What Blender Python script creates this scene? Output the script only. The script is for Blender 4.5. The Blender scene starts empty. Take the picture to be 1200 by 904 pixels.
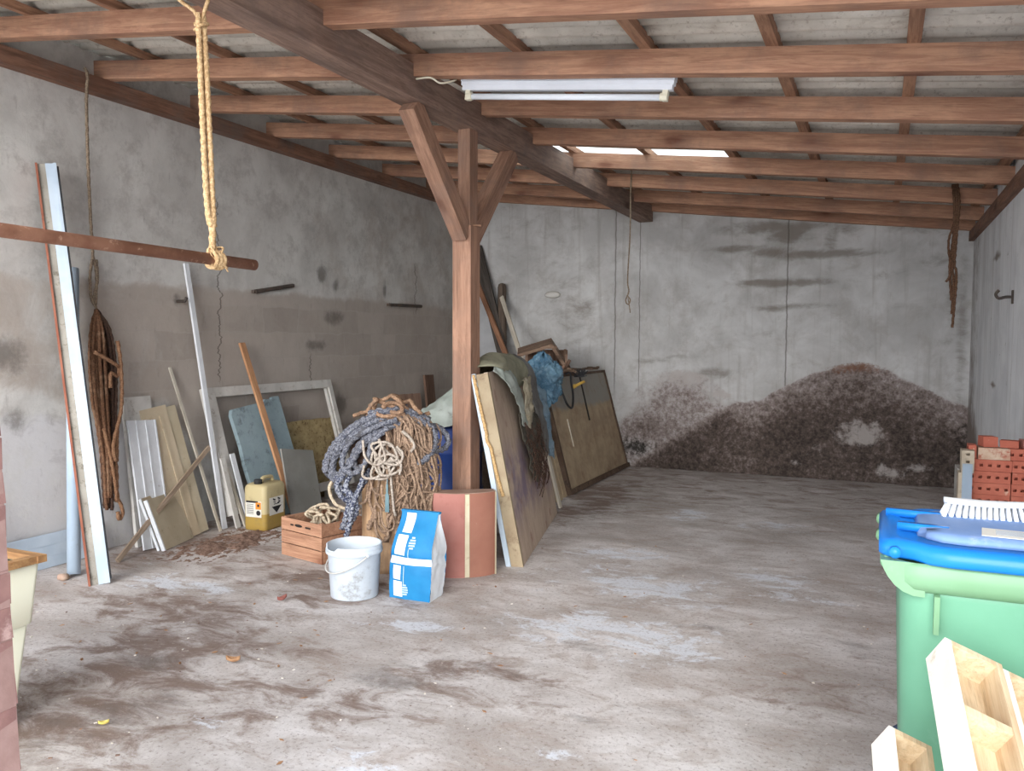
import bpy, bmesh, math, random
from mathutils import Vector, Matrix, noise, Quaternion

SC = bpy.context.scene
COL = SC.collection
R = random.Random(11)
V = Vector


def S(r, g, b, a=1.0):
    f = lambda c: (c / 255 / 12.92) if c / 255 <= .04045 else ((c / 255 + .055) / 1.055) ** 2.4
    return (f(r), f(g), f(b), a)


# ------------------------------------------------------------------ camera, sky, sun, exposure
cam_data = bpy.data.cameras.new('camera')
cam = bpy.data.objects.new('camera', cam_data)
COL.objects.link(cam)
SC.camera = cam
cam_data.sensor_width = 36.0
cam_data.lens = 36.0 * 960.3 / 1200.0
cam_data.clip_start = .05
PITCH, ROLL, YAW = 0.0560, 0.0038, -0.4221
fw = V((math.sin(YAW) * math.cos(PITCH), math.cos(YAW) * math.cos(PITCH), -math.sin(PITCH)))
r0 = V((math.cos(YAW), -math.sin(YAW), 0))
u0 = r0.cross(fw)
rt = math.cos(ROLL) * r0 + math.sin(ROLL) * u0
up = rt.cross(fw)
cam.matrix_world = Matrix(((rt.x, up.x, -fw.x, 0), (rt.y, up.y, -fw.y, 0), (rt.z, up.z, -fw.z, 1.62), (0, 0, 0, 1)))

world = bpy.data.worlds.new('overcast_sky')
SC.world = world
world.use_nodes = True
wb = world.node_tree.nodes['Background']
wb.inputs['Color'].default_value = (.83, .91, 1.0, 1)
wb.inputs['Strength'].default_value = 3.3

sun_data = bpy.data.lights.new('sun', 'SUN')
sun = bpy.data.objects.new('sun', sun_data)
COL.objects.link(sun)
sun_data.energy = 3.6
sun_data.angle = math.radians(50)
sun_data.color = (1.0, .97, .93)
SUN_DIR = V((-.16, .95, -.25))
sun.rotation_euler = SUN_DIR.to_track_quat('-Z', 'Y').to_euler()
sun.location = (1, -8, 4)

SC.view_settings.view_transform = 'Standard'
SC.view_settings.look = 'None'
SC.view_settings.gamma = 1
SC.view_settings.use_curve_mapping = False
SC.view_settings.exposure = 0.52


# ------------------------------------------------------------------ node helpers
class NT:
    def __init__(self, name):
        self.m = bpy.data.materials.new(name)
        self.m.use_nodes = True
        self.t = self.m.node_tree
        self.b = self.t.nodes['Principled BSDF']
        self.b.inputs['Specular IOR Level'].default_value = .3

    def n(self, kind, **kw):
        nd = self.t.nodes.new(kind)
        for k, v in kw.items():
            setattr(nd, k, v)
        return nd

    def link(self, a, b):
        self.t.links.new(a, b)

    def put(self, sock, val):
        if hasattr(val, 'is_output'):
            self.link(val, sock)
        else:
            sock.default_value = val

    def co(self, scale=(1, 1, 1), kind='Object', rand=0.0):
        tc = self.n('ShaderNodeTexCoord')
        out = tc.outputs[kind]
        if rand:
            oi = self.n('ShaderNodeObjectInfo')
            va = self.n('ShaderNodeVectorMath', operation='MULTIPLY_ADD')
            self.link(oi.outputs['Random'], va.inputs[0])
            va.inputs[1].default_value = (rand, rand * 1.7, rand * 2.3)
            self.link(out, va.inputs[2])
            out = va.outputs[0]
        mp = self.n('ShaderNodeMapping')
        mp.inputs['Scale'].default_value = scale
        self.link(out, mp.inputs['Vector'])
        return mp.outputs[0]

    def noise(self, vec, scale, detail=6, rough=.6, dist=0):
        nd = self.n('ShaderNodeTexNoise')
        self.link(vec, nd.inputs['Vector'])
        nd.inputs['Scale'].default_value = scale
        nd.inputs['Detail'].default_value = detail
        nd.inputs['Roughness'].default_value = rough
        nd.inputs['Distortion'].default_value = dist
        return nd.outputs['Fac']

    def ramp(self, fac, *stops):
        nd = self.n('ShaderNodeValToRGB')
        el = nd.color_ramp.elements
        while len(el) < len(stops):
            el.new(.5)
        for e, (p, c) in zip(el, stops):
            e.position = p
            e.color = c if len(c) == 4 else (*c, 1)
        self.link(fac, nd.inputs[0])
        return nd.outputs[0]

    def step(self, fac, lo, hi):
        nd = self.n('ShaderNodeMapRange')
        nd.interpolation_type = 'SMOOTHSTEP'
        self.put(nd.inputs[0], fac)
        nd.inputs[1].default_value = lo
        nd.inputs[2].default_value = hi
        return nd.outputs[0]

    def math(self, op, a, b=0.0, c=None, clamp=False):
        nd = self.n('ShaderNodeMath', operation=op, use_clamp=clamp)
        self.put(nd.inputs[0], a)
        self.put(nd.inputs[1], b)
        if c is not None:
            self.put(nd.inputs[2], c)
        return nd.outputs[0]

    def mix(self, fac, a, b, mode='MIX'):
        nd = self.n('ShaderNodeMix', data_type='RGBA', blend_type=mode)
        self.put(nd.inputs[0], fac)
        self.put(nd.inputs[6], a)
        self.put(nd.inputs[7], b)
        return nd.outputs[2]

    def attr(self, name):
        nd = self.n('ShaderNodeAttribute', attribute_name=name)
        sp = self.n('ShaderNodeSeparateColor')
        self.link(nd.outputs['Color'], sp.inputs[0])
        return sp.outputs[0], sp.outputs[1], sp.outputs[2]

    def bump(self, h, strength=.3, dist=.01):
        nd = self.n('ShaderNodeBump')
        nd.inputs['Strength'].default_value = strength
        nd.inputs['Distance'].default_value = dist
        self.link(h, nd.inputs['Height'])
        self.link(nd.outputs[0], self.b.inputs['Normal'])

    def out(self, color, rough=.8, metal=0.0):
        self.put(self.b.inputs['Base Color'], color)
        self.put(self.b.inputs['Roughness'], rough)
        self.b.inputs['Metallic'].default_value = metal
        return self.m


def surf(name, c1, c2, s=4, dirt=None, ds=14, dlo=.55, dhi=.72, rough=.75, bump=.15, bs=40, stretch=(1, 1, 1), metal=0, rand=3.0, bd=.004):
    n = NT(name)
    co = n.co(stretch, rand=rand)
    col = n.mix(n.step(n.noise(co, s), .35, .65), c1, c2)
    if dirt:
        col = n.mix(n.step(n.noise(co, ds, 8, .7), dlo, dhi), col, dirt)
    if bump:
        n.bump(n.noise(co, bs, 4), bump, bd)
    return n.out(col, rough, metal)


def wood(name, c1, c2, axis='x', knot=None, rough=.8, bump=.3, dirt=None):
    n = NT(name)
    al = {'x': 0, 'y': 1, 'z': 2}[axis]
    vec = lambda k: tuple(k if i == al else 1 for i in range(3))
    kcol = knot or tuple(x * .35 for x in c2[:3]) + (1,)
    co = n.co(vec(.07), rand=7.0)
    g = n.noise(co, 26, 5, .7, .8)
    g2 = n.noise(co, 95, 4, .75, .3)
    big = n.noise(n.co(vec(.3), rand=6.0), 4.5, 6, .65, .6)
    col = n.mix(n.step(g, .36, .64), c1, c2)
    col = n.mix(n.math('MULTIPLY', n.step(g2, .5, .72), .55), col, tuple(x * .55 for x in c2[:3]) + (1,))
    col = n.mix(n.math('MULTIPLY', n.step(big, .48, .7), .55), col, tuple(x * .62 for x in c2[:3]) + (1,))
    col = n.mix(n.math('MULTIPLY', n.step(big, .46, .3), .45), col, tuple(min(1, x * 1.3) for x in c1[:3]) + (1,))
    vo = n.n('ShaderNodeTexVoronoi')
    wob = n.n('ShaderNodeVectorMath', operation='MULTIPLY_ADD')
    nn = n.n('ShaderNodeTexNoise'); nn.inputs['Scale'].default_value = 9
    kc = n.co(vec(.42), rand=5.0)
    n.link(kc, nn.inputs['Vector']); n.link(nn.outputs['Color'], wob.inputs[0])
    wob.inputs[1].default_value = (.05, .05, .05); n.link(kc, wob.inputs[2])
    n.link(wob.outputs[0], vo.inputs['Vector']); vo.inputs['Scale'].default_value = 3.6
    kn = n.step(vo.outputs['Distance'], .17, .06)
    ring = n.step(vo.outputs['Distance'], .3, .15)
    col = n.mix(n.math('MULTIPLY', ring, .3), col, kcol)
    col = n.mix(n.math('MULTIPLY', kn, .7), col, kcol)
    if dirt:
        col = n.mix(n.math('MULTIPLY', n.step(n.noise(n.co(rand=9.0), 2.2, 7, .7), .46, .7), .65), col, dirt)
    n.bump(n.math('ADD', g, g2), bump, .004)
    return n.out(col, rough)


# ------------------------------------------------------------------ mesh helpers
def Rx(a): return Matrix.Rotation(a, 4, 'X')
def Ry(a): return Matrix.Rotation(a, 4, 'Y')
def Rz(a): return Matrix.Rotation(a, 4, 'Z')
def T(x, y=None, z=None): return Matrix.Translation((x, y, z) if y is not None else x)


class MB:
    def __init__(self):
        self.bm = bmesh.new()

    def box(self, sx, sy, sz, c=(0, 0, 0), rot=None, tx=1.0, ty=1.0):
        """box of full size, centred at c; the top is scaled by tx, ty"""
        vs = []
        for z in (-.5, .5):
            kx, ky = (tx, ty) if z > 0 else (1, 1)
            for x, y in ((-.5, -.5), (.5, -.5), (.5, .5), (-.5, .5)):
                p = V((x * sx * kx, y * sy * ky, z * sz))
                if rot is not None:
                    p = rot @ p
                vs.append(self.bm.verts.new(p + V(c)))
        for f in ((3, 2, 1, 0), (4, 5, 6, 7), (0, 1, 5, 4), (1, 2, 6, 5), (2, 3, 7, 6), (3, 0, 4, 7)):
            self.bm.faces.new([vs[i] for i in f])
        return self

    def ring(self, pts):
        return [self.bm.verts.new(p) for p in pts]

    def skin(self, rings, closed=True, cap=True):
        for a, b in zip(rings, rings[1:]):
            n = len(a)
            for i in range(n if closed else n - 1):
                j = (i + 1) % n
                self.bm.faces.new((a[i], a[j], b[j], b[i]))
        if cap and closed:
            self.bm.faces.new(list(reversed(rings[0])))
            self.bm.faces.new(rings[-1])
        return self

    def lathe(self, prof, n=24, c=(0, 0, 0), cap=True):
        rings = [self.ring([V((r * math.cos(2 * math.pi * i / n), r * math.sin(2 * math.pi * i / n), z)) + V(c) for i in range(n)]) for r, z in prof]
        return self.skin(rings, True, cap)

    def prism(self, poly, z0, z1, m=None):
        """2D polygon extruded along local z, then moved by m"""
        m = m or Matrix.Identity(4)
        a = self.ring([m @ V((x, y, z0)) for x, y in poly])
        b = self.ring([m @ V((x, y, z1)) for x, y in poly])
        return self.skin([a, b])

    def tube(self, pts, r, n=8, strands=0, pitch=8.0, depth=.22, cap=True, taper=None):
        pts = [V(p) for p in pts]
        rings = []
        t0 = (pts[1] - pts[0]).normalized()
        nx = t0.orthogonal().normalized()
        s = 0.0
        for i, p in enumerate(pts):
            t = ((pts[min(i + 1, len(pts) - 1)] - pts[max(i - 1, 0)])).normalized()
            nx = (nx - t * nx.dot(t)).normalized()
            ny = t.cross(nx)
            if i:
                s += (p - pts[i - 1]).length
            rr = r if taper is None else r * taper(i / (len(pts) - 1))
            ring = []
            for k in range(n):
                a = 2 * math.pi * k / n
                q = rr * (1 + (depth * math.cos(strands * (a - s * 2 * math.pi / (pitch * r * 2))) if strands else 0))
                ring.append(p + nx * (q * math.cos(a)) + ny * (q * math.sin(a)))
            rings.append(self.ring(ring))
        return self.skin(rings, True, cap)

    def grid(self, fn, nu, nv):
        vs = [[self.bm.verts.new(fn(i / nu, j / nv)) for i in range(nu + 1)] for j in range(nv + 1)]
        for j in range(nv):
            for i in range(nu):
                self.bm.faces.new((vs[j][i], vs[j][i + 1], vs[j + 1][i + 1], vs[j + 1][i]))
        return vs

    def bevel(self, w, seg=2, ang=30):
        es = [e for e in self.bm.edges if len(e.link_faces) == 2 and e.calc_face_angle(0) > math.radians(ang)]
        bmesh.ops.bevel(self.bm, geom=es, offset=w, segments=seg, profile=.5, affect='EDGES')
        return self

    def rough(self, amp, sc, seed=0):
        for v in self.bm.verts:
            v.co += noise.noise_vector(v.co * sc + V((seed, seed * 2.3, 0))) * amp
        return self

    def build(self, name, mat, parent=None, smooth=False, m=None):
        bmesh.ops.recalc_face_normals(self.bm, faces=self.bm.faces)
        me = bpy.data.meshes.new(name)
        self.bm.to_mesh(me)
        self.bm.free()
        me.materials.append(mat)
        if smooth:
            for p in me.polygons:
                p.use_smooth = True
        o = bpy.data.objects.new(name, me)
        COL.objects.link(o)
        if parent is not None:
            o.parent = parent
        if m is not None:
            if parent is None:
                o.matrix_world = m
            else:
                o.matrix_local = m
        return o


def smooth_path(ctrl, step=.02):
    ctrl = [V(p) for p in ctrl]
    P = [ctrl[0] * 2 - ctrl[1]] + ctrl + [ctrl[-1] * 2 - ctrl[-2]]
    out = []
    for i in range(1, len(P) - 2):
        a, b, c, d = P[i - 1], P[i], P[i + 1], P[i + 2]
        k = max(2, int((c - b).length / step))
        for j in range(k):
            t = j / k
            out.append(.5 * ((2 * b) + (c - a) * t + (2 * a - 5 * b + 4 * c - d) * t * t + (3 * b - a - 3 * c + d) * t ** 3))
    out.append(ctrl[-1])
    return out


def tag(o, label, cat, group=None):
    o['label'] = label
    o['category'] = cat
    if group:
        o['group'] = group
    return o


def thing(name, label, cat, m=None, group=None):
    o = bpy.data.objects.new(name, None)
    COL.objects.link(o)
    o.empty_display_size = .1
    if m is not None:
        o.matrix_world = m
    return tag(o, label, cat, group)


def struct(o):
    o['kind'] = 'structure'
    return o


def lean(base, top, facing=(1, 0, 0)):
    base, top = V(base), V(top)
    z = (top - base).normalized()
    y = -V(facing)
    y = (y - z * y.dot(z)).normalized()
    x = y.cross(z)
    return Matrix(((x.x, y.x, z.x, base.x), (x.y, y.y, z.y, base.y), (x.z, y.z, z.z, base.z), (0, 0, 0, 1)))


def plank_mb(w, t, L, bev=.003, jitter=0.0):
    mb = MB().box(w, t, L, (0, 0, L / 2))
    if bev:
        mb.bevel(bev, 1)
    return mb


def leaning(name, label, cat, base, top, w, t, mat, facing=(1, 0, 0), group=None, bev=.003):
    m = lean(base, top, facing)
    L = (V(top) - V(base)).length
    o = plank_mb(w, t, L, bev).build(name, mat, None, False, m)
    return tag(o, label, cat, group)


def paint(o, fn, name='stain_shade'):
    at = o.data.color_attributes.new(name, 'FLOAT_COLOR', 'POINT')
    buf = []
    for v in o.data.vertices:
        a = fn(v.co)
        buf.extend((max(0, min(1, a[0])), max(0, min(1, a[1])), max(0, min(1, a[2])), 1.0))
    at.data.foreach_set('color', buf)


def fr(p, o=5, seed=0.0):
    return noise.fractal(V(p) + V((seed, seed * .7, seed * 1.3)), .9, 2.1, o)


def sst(x, a, b):
    t = max(0, min(1, (x - a) / (b - a)))
    return t * t * (3 - 2 * t)


def poly_y(pts, x):
    if x <= pts[0][0]: return pts[0][1]
    for (x0, y0), (x1, y1) in zip(pts, pts[1:]):
        if x <= x1:
            return y0 + (y1 - y0) * (x - x0) / (x1 - x0)
    return pts[-1][1]


def cloth(ctrl, nu, nv, amp, sc, seed=0, fold=None):
    """smooth surface through a grid of control points, wrinkled"""
    rows = len(ctrl)
    cols = len(ctrl[0])

    def cr(P, t):
        n = len(P) - 1
        x = min(t * n, n - 1e-6)
        i = int(x)
        t = x - i
        b, c = P[i], P[i + 1]
        a = P[i - 1] if i else b * 2 - c
        d = P[i + 2] if i + 2 <= n else c * 2 - b
        return .5 * ((2 * b) + (c - a) * t + (2 * a - 5 * b + 4 * c - d) * t * t + (3 * b - a - 3 * c + d) * t ** 3)
    G = [[V(p) for p in r] for r in ctrl]

    def fn(u, v):
        p = cr([cr(r, u) for r in G], v)
        q = noise.noise_vector(p * sc + V((seed, 0, seed)))
        q2 = noise.noise_vector(p * sc * 2.7 + V((0, seed, 3)))
        rid = 1 - abs(noise.noise(p * sc * 1.4 + V((seed, 5, 0)))) * 2
        return p + q * amp + q2 * amp * .45 + V((0.3, -.7, .2)) * rid * amp * .5
    mb = MB()
    mb.grid(fn, nu, nv)
    return mb


def solid(o, t):
    md = o.modifiers.new('thickness', 'SOLIDIFY')
    md.thickness = t
    md.offset = 0
    return o


# ------------------------------------------------------------------ room numbers (metres)
XL, XR, YB, YF = -5.39, .889, 10.17, .9
Z0, SL = 2.91, -.118                      # underside of the rafters: Z0 + SL * x
zr = lambda x: Z0 + SL * x
TILT = math.atan(SL)

# ------------------------------------------------------------------ materials of the shell
def mat_floor():
    n = NT('stained_concrete_floor')
    co = n.co()
    r, g, b = n.attr('stain_shade')
    rot = n.n('ShaderNodeMapping'); n.link(co, rot.inputs[0])
    rot.inputs['Rotation'].default_value = (0, 0, -.25); rot.inputs['Scale'].default_value = (.6, 1, 1)
    st = rot.outputs[0]
    nz = n.noise(st, 1.9, 9, .68, .5)
    mid = n.noise(st, 5.5, 9, .72, .6)
    fine = n.noise(co, 30, 6, .75)
    col = n.mix(n.step(nz, .3, .7), S(168, 158, 152), S(218, 212, 210))
    col = n.mix(n.math('MULTIPLY', n.step(mid, .46, .64), .6), col, S(164, 148, 138))
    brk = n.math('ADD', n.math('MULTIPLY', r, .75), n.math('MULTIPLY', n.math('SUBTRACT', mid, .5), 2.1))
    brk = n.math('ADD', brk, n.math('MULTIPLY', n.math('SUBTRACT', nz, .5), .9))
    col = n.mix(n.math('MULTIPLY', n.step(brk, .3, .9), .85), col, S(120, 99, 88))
    wh = n.math('ADD', g, n.math('MULTIPLY', n.math('SUBTRACT', n.noise(st, 6, 10, .78, .6), .5), 2.6))
    col = n.mix(n.math('MULTIPLY', n.step(wh, .34, .62), .7), col, S(222, 226, 234))
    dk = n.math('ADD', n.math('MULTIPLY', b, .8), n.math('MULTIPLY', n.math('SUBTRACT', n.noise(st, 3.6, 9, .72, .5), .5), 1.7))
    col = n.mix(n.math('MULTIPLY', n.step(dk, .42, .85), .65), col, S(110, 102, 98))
    col = n.mix(n.math('MULTIPLY', n.step(fine, .58, .7), .5), col, S(222, 212, 204))
    col = n.mix(n.math('MULTIPLY', n.step(n.noise(co, 48, 5, .75), .52, .66), .55), col, S(112, 96, 88))
    n.bump(n.math('ADD', fine, n.math('MULTIPLY', mid, 1.2)), .4, .006)
    return n.out(col, n.math('SUBTRACT', .92, n.math('MULTIPLY', n.step(nz, .5, .75), .25)))


def line_mask(n, sep_out, wob, at, w):
    d = n.math('ABSOLUTE', n.math('SUBTRACT', n.math('ADD', sep_out, wob), at))
    return n.math('SUBTRACT', 1.0, n.step(d, w * .4, w), clamp=True)


def mat_left():
    n = NT('rendered_block_wall')
    co = n.co()
    r, g, b = n.attr('stain_shade')
    nz = n.noise(co, 1.6, 8, .62, .5)
    col = n.mix(n.step(nz, .32, .68), S(188, 184, 179), S(214, 211, 206))
    col = n.mix(n.math('MULTIPLY', n.step(n.noise(co, 4.2, 10, .75), .46, .66), .55), col, S(160, 154, 149))
    # faint blocks showing through the render
    sep = n.n('ShaderNodeSeparateXYZ'); n.link(co, sep.inputs[0])
    cmb = n.n('ShaderNodeCombineXYZ'); n.link(sep.outputs[1], cmb.inputs[0]); n.link(sep.outputs[2], cmb.inputs[1])
    wob = n.n('ShaderNodeVectorMath', operation='MULTIPLY_ADD')
    nn = n.n('ShaderNodeTexNoise'); n.link(co, nn.inputs['Vector']); nn.inputs['Scale'].default_value = 5
    n.link(nn.outputs['Color'], wob.inputs[0]); wob.inputs[1].default_value = (.09, .07, 0); n.link(cmb.outputs[0], wob.inputs[2])
    br = n.n('ShaderNodeTexBrick')
    n.link(wob.outputs[0], br.inputs['Vector'])
    for k, v in (('Scale', 1.0), ('Mortar Size', .008), ('Mortar Smooth', .6), ('Brick Width', .52), ('Row Height', .245), ('Bias', 0.0)):
        br.inputs[k].default_value = v
    br.inputs['Color1'].default_value = (.35, .35, .35, 1)
    br.inputs['Color2'].default_value = (1, 1, 1, 1)
    br.inputs['Mortar'].default_value = (.75, .75, .75, 1)
    blk = br.outputs['Color']
    brown = n.math('ADD', r, n.math('MULTIPLY', n.math('SUBTRACT', n.noise(co, 2.4, 9, .7, .5), .5), 1.5))
    bcol = n.mix(n.math('MULTIPLY', n.math('MULTIPLY_ADD', blk, .45, n.math('MULTIPLY', n.noise(co, 2.6, 8, .7, .5), .7)), .9), S(134, 121, 111), S(192, 180, 169))
    col = n.mix(n.math('MULTIPLY', n.step(brown, .2, .75), .85), col, bcol)
    col = n.mix(n.math('MULTIPLY', n.math('MULTIPLY', br.outputs['Fac'], r), .22), col, S(184, 176, 168))
    sal = n.math('ADD', g, n.math('MULTIPLY', n.math('SUBTRACT', n.noise(co, 4.5, 8, .7, .4), .5), 1.0))
    col = n.mix(n.math('MULTIPLY', n.step(sal, .36, .66), .85), col, S(206, 203, 204))
    cl = n.math('MULTIPLY', n.step(n.noise(co, 2.3, 9, .7, .8), .52, .62), g)
    col = n.mix(n.math('MULTIPLY', cl, .6), col, S(156, 150, 152))
    dk = n.math('ADD', b, n.math('MULTIPLY', n.math('SUBTRACT', n.noise(co, 7, 8, .7), .5), .9))
    col = n.mix(n.math('MULTIPLY', n.step(dk, .45, .85), .7), col, S(104, 98, 92))
    col = n.mix(n.math('MULTIPLY', n.step(n.noise(n.co((1, 1, .3)), 16, 8, .75), .56, .7), .35), col, S(134, 126, 120))
    cw = n.math('MULTIPLY', n.math('SUBTRACT', n.noise(n.co((0, 0, 1)), 3.2, 7, .65), .5), .5)
    for at, z0, z1 in ((5.62, 1.2, 2.9), (9.0, 1.9, 2.6), (6.9, 1.1, 1.5)):
        zf = n.math('MULTIPLY', n.step(sep.outputs[2], z0, z0 + .1), n.math('SUBTRACT', 1.0, n.step(sep.outputs[2], z1 - .1, z1), clamp=True))
        col = n.mix(n.math('MULTIPLY', n.math('MULTIPLY', line_mask(n, sep.outputs[1], cw, at, .011), zf), .7), col, S(86, 78, 72))
    n.bump(n.math('ADD', n.noise(co, 14, 8, .65), n.math('MULTIPLY', blk, .25)), .3, .008)
    return n.out(col, .9)


def mat_back():
    n = NT('damp_stained_plaster_wall')
    co = n.co()
    r, g, b = n.attr('stain_shade')
    o2, p2, q2 = n.attr('rust')
    nz = n.noise(co, 1.5, 8, .62, .4)
    col = n.mix(n.step(nz, .32, .68), S(176, 174, 172), S(206, 205, 204))
    col = n.mix(n.math('MULTIPLY', n.step(n.noise(co, 3.8, 10, .74, .4), .47, .68), .5), col, S(160, 154, 148))
    # drips down the wall
    drip = n.noise(n.co((1, 1, .05)), 11, 5, .65)
    col = n.mix(n.math('MULTIPLY', n.step(drip, .52, .7), .34), col, S(140, 132, 124))
    bst = n.math('ADD', b, n.math('MULTIPLY', n.math('SUBTRACT', n.noise(n.co((.55, 1, 1)), 6, 9, .72, .4), .5), 1.1))
    col = n.mix(n.math('MULTIPLY', n.step(bst, .2, .66), .72), col, S(116, 106, 96))
    sep = n.n('ShaderNodeSeparateXYZ'); n.link(co, sep.inputs[0])
    wob = n.math('MULTIPLY', n.math('SUBTRACT', n.noise(n.co((0, 0, 1)), 4, 5, .6), .5), .05)
    zfade = n.step(sep.outputs[2], .8, 1.2)
    for at, w in ((-1.02, .012), (-3.12, .012), (-2.8, .009)):
        ln = n.math('MULTIPLY', n.math('MULTIPLY', line_mask(n, sep.outputs[0], wob, at, w), zfade), .65)
        col = n.mix(ln, col, S(92, 86, 80))
    # the stain left by the heap
    ff = n.noise(co, 20, 8, .75)
    sm = n.math('ADD', r, n.math('MULTIPLY', n.math('SUBTRACT', n.noise(co, 8, 9, .75), .5), .55))
    scol = n.ramp(n.math('ADD', n.math('MULTIPLY', r, .75), n.math('MULTIPLY', n.math('SUBTRACT', ff, .5), 1.35)),
                  (.10, S(182, 174, 172)), (.32, S(142, 130, 126)), (.58, S(92, 80, 74)), (.82, S(56, 48, 44)))
    col = n.mix(n.step(sm, .12, .32), col, scol)
    ru = n.math('ADD', o2, n.math('MULTIPLY', n.math('SUBTRACT', n.noise(co, 18, 8, .75), .5), 1.2))
    col = n.mix(n.math('MULTIPLY', n.step(ru, .5, .8), .7), col, S(122, 82, 58))
    wh = n.math('ADD', g, n.math('MULTIPLY', n.math('SUBTRACT', n.noise(co, 9, 9, .75, .3), .5), 1.3))
    col = n.mix(n.math('MULTIPLY', n.step(wh, .45, .75), .75), col, S(182, 174, 170))
    sp = n.math('MULTIPLY', n.step(n.noise(co, 46, 4, .7), .6, .7), n.step(r, .1, .3))
    col = n.mix(n.math('MULTIPLY', sp, .45), col, S(44, 34, 32))
    ms = n.math('ADD', p2, n.math('MULTIPLY', n.math('SUBTRACT', n.noise(co, 20, 9, .78), .5), 1.9))
    col = n.mix(n.math('MULTIPLY', n.step(ms, .3, .85), .9), col, S(38, 38, 34))
    n.bump(n.math('ADD', n.noise(co, 14, 8, .65), n.math('MULTIPLY', ff, n.math('MULTIPLY', r, 1.6))), .35, .01)
    return n.out(col, .92)


def mat_right():
    n = NT('whitewashed_wall')
    co = n.co()
    r, g, b = n.attr('stain_shade')
    nz = n.noise(co, 1.8, 8, .62, .4)
    col = n.mix(n.step(nz, .32, .68), S(218, 219, 222), S(238, 239, 241))
    drip = n.noise(n.co((1, 1, .06)), 9, 5, .65)
    col = n.mix(n.math('MULTIPLY', n.step(drip, .5, .7), .4), col, S(168, 162, 156))
    br = n.math('ADD', r, n.math('MULTIPLY', n.math('SUBTRACT', n.noise(co, 6, 8, .7), .5), .8))
    col = n.mix(n.math('MULTIPLY', n.step(br, .3, .8), .85), col, S(120, 104, 92))
    col = n.mix(n.math('MULTIPLY', n.step(n.noise(co, 9, 6, .7), .64, .7), .7), col, S(120, 114, 110))
    n.bump(n.noise(co, 16, 8, .65), .3, .008)
    return n.out(col, .9)


# ------------------------------------------------------------------ floor and walls
def slab_wall(name, mat, origin, du, dv, nu, nv, nrm, thick, topfn=None):
    """dense inner face with a plain box behind it"""
    mb = MB()
    o, du, dv, nrm = V(origin), V(du), V(dv), V(nrm)

    def fn(u, v):
        p = o + du * u + dv * v
        if topfn:
            p.z = o.z + (topfn(p) - o.z) * v
        return p
    vs = mb.grid(fn, nu, nv)
    bk = [mb.bm.verts.new(fn(u, v) - nrm * thick) for u, v in ((0, 0), (1, 0), (1, 1), (0, 1))]
    mb.bm.faces.new(bk)
    mb.bm.faces.new([*vs[0], bk[1], bk[0]])
    mb.bm.faces.new([*vs[-1], bk[2], bk[3]])
    mb.bm.faces.new([r_[0] for r_ in vs] + [bk[3], bk[0]])
    mb.bm.faces.new([r_[-1] for r_ in vs] + [bk[2], bk[1]])
    return struct(mb.build(name, mat))


FLW = [(-1.86, 2.57, .22, .12), (-2.61, 2.6, .09, .05), (-1.14, 2.87, .12, .06), (-2.42, 3.9, .35, .12), (-1.9, 5.9, .5, .3), (-1.0, 4.2, .4, .3), (-1.6, 7.6, .35, .3), (-.85, 7.3, .5, .22), (-1.4, 5.2, .7, .5), (-.6, 5.6, .6, .35), (-1.5, 4.3, .5, .3), (-4.2, 3.9, .5, .25)]
FLB = [(-2.9, 2.45, .7, .42), (-3.1, 2.7, .6, .3), (-2.5, 2.75, .5, .22), (-3.6, 3.5, .8, .3), (-3.05, 2.35, .5, .5), (-3.35, 3.0, .5, .35), (-3.0, 3.4, .6, .25), (-3.0, 2.0, .6, .4), (-4.8, 4.9, .6, .35), (-5.0, 4.4, .3, .3), (-3.2, 4.4, .9, .35), (-5.2, 6, .5, .7), (-.2, 4.0, .45, .5), (-1.75, 3.4, .8, .3), (-2.2, 3.0, .7, .35), (-2.5, 7.4, .35, 1.5)]  # brown stains; lower-left blobs also paint soft shade by pillar and trough
FLD = [(-2.95, 2.5, .55, .3), (-3.3, 2.9, .4, .25), (-1.32, 4.05, .3, .1), (-.87, 4.5, .35, .12), (-1.74, 3.5, .25, .1), (-2.15, 3.35, .35, .14), (-.32, 4.25, .3, .15), (-2.95, 7.5, .25, 1.0), (-3.0, 2.3, .45, .5), (-1.2, 3.3, .25, .12), (.0, 4.6, .3, .2), (-.9, 3.6, .3, .12)]  # dark stains; lower-left ones deepen the shade painted beside pillar and trough


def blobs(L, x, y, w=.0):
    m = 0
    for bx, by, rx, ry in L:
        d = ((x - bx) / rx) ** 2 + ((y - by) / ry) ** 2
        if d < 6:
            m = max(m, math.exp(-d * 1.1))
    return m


def floor_paint(c):
    x, y = c.x, c.y
    w = noise.noise_vector(V((x * 1.6, y * 1.6, 0))) * .25
    x2, y2 = x + w.x, y + w.y
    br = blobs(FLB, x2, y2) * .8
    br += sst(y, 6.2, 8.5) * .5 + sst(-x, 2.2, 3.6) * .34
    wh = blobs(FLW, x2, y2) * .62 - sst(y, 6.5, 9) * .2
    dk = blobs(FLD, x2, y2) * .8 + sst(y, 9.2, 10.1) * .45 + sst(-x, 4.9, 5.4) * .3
    return br, wh, dk


M_floor = mat_floor()
mb = MB()
mb.grid(lambda u, v: V((XL + (XR - XL) * u, YF + (YB - YF) * v, 0)), 180, 260)
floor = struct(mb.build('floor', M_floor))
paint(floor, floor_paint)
mb = MB().box(6.8, 9.8, .2, (-2.25, 5.5, -.105))
struct(mb.build('floor_slab', M_floor))
yard = MB().box(26, 14, .2, (-2.25, YF - 7.0, -.101))
struct(yard.build('ground', surf('yard_concrete', S(168, 162, 156), S(190, 184, 178), 1.2, S(140, 132, 124))))


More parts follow.
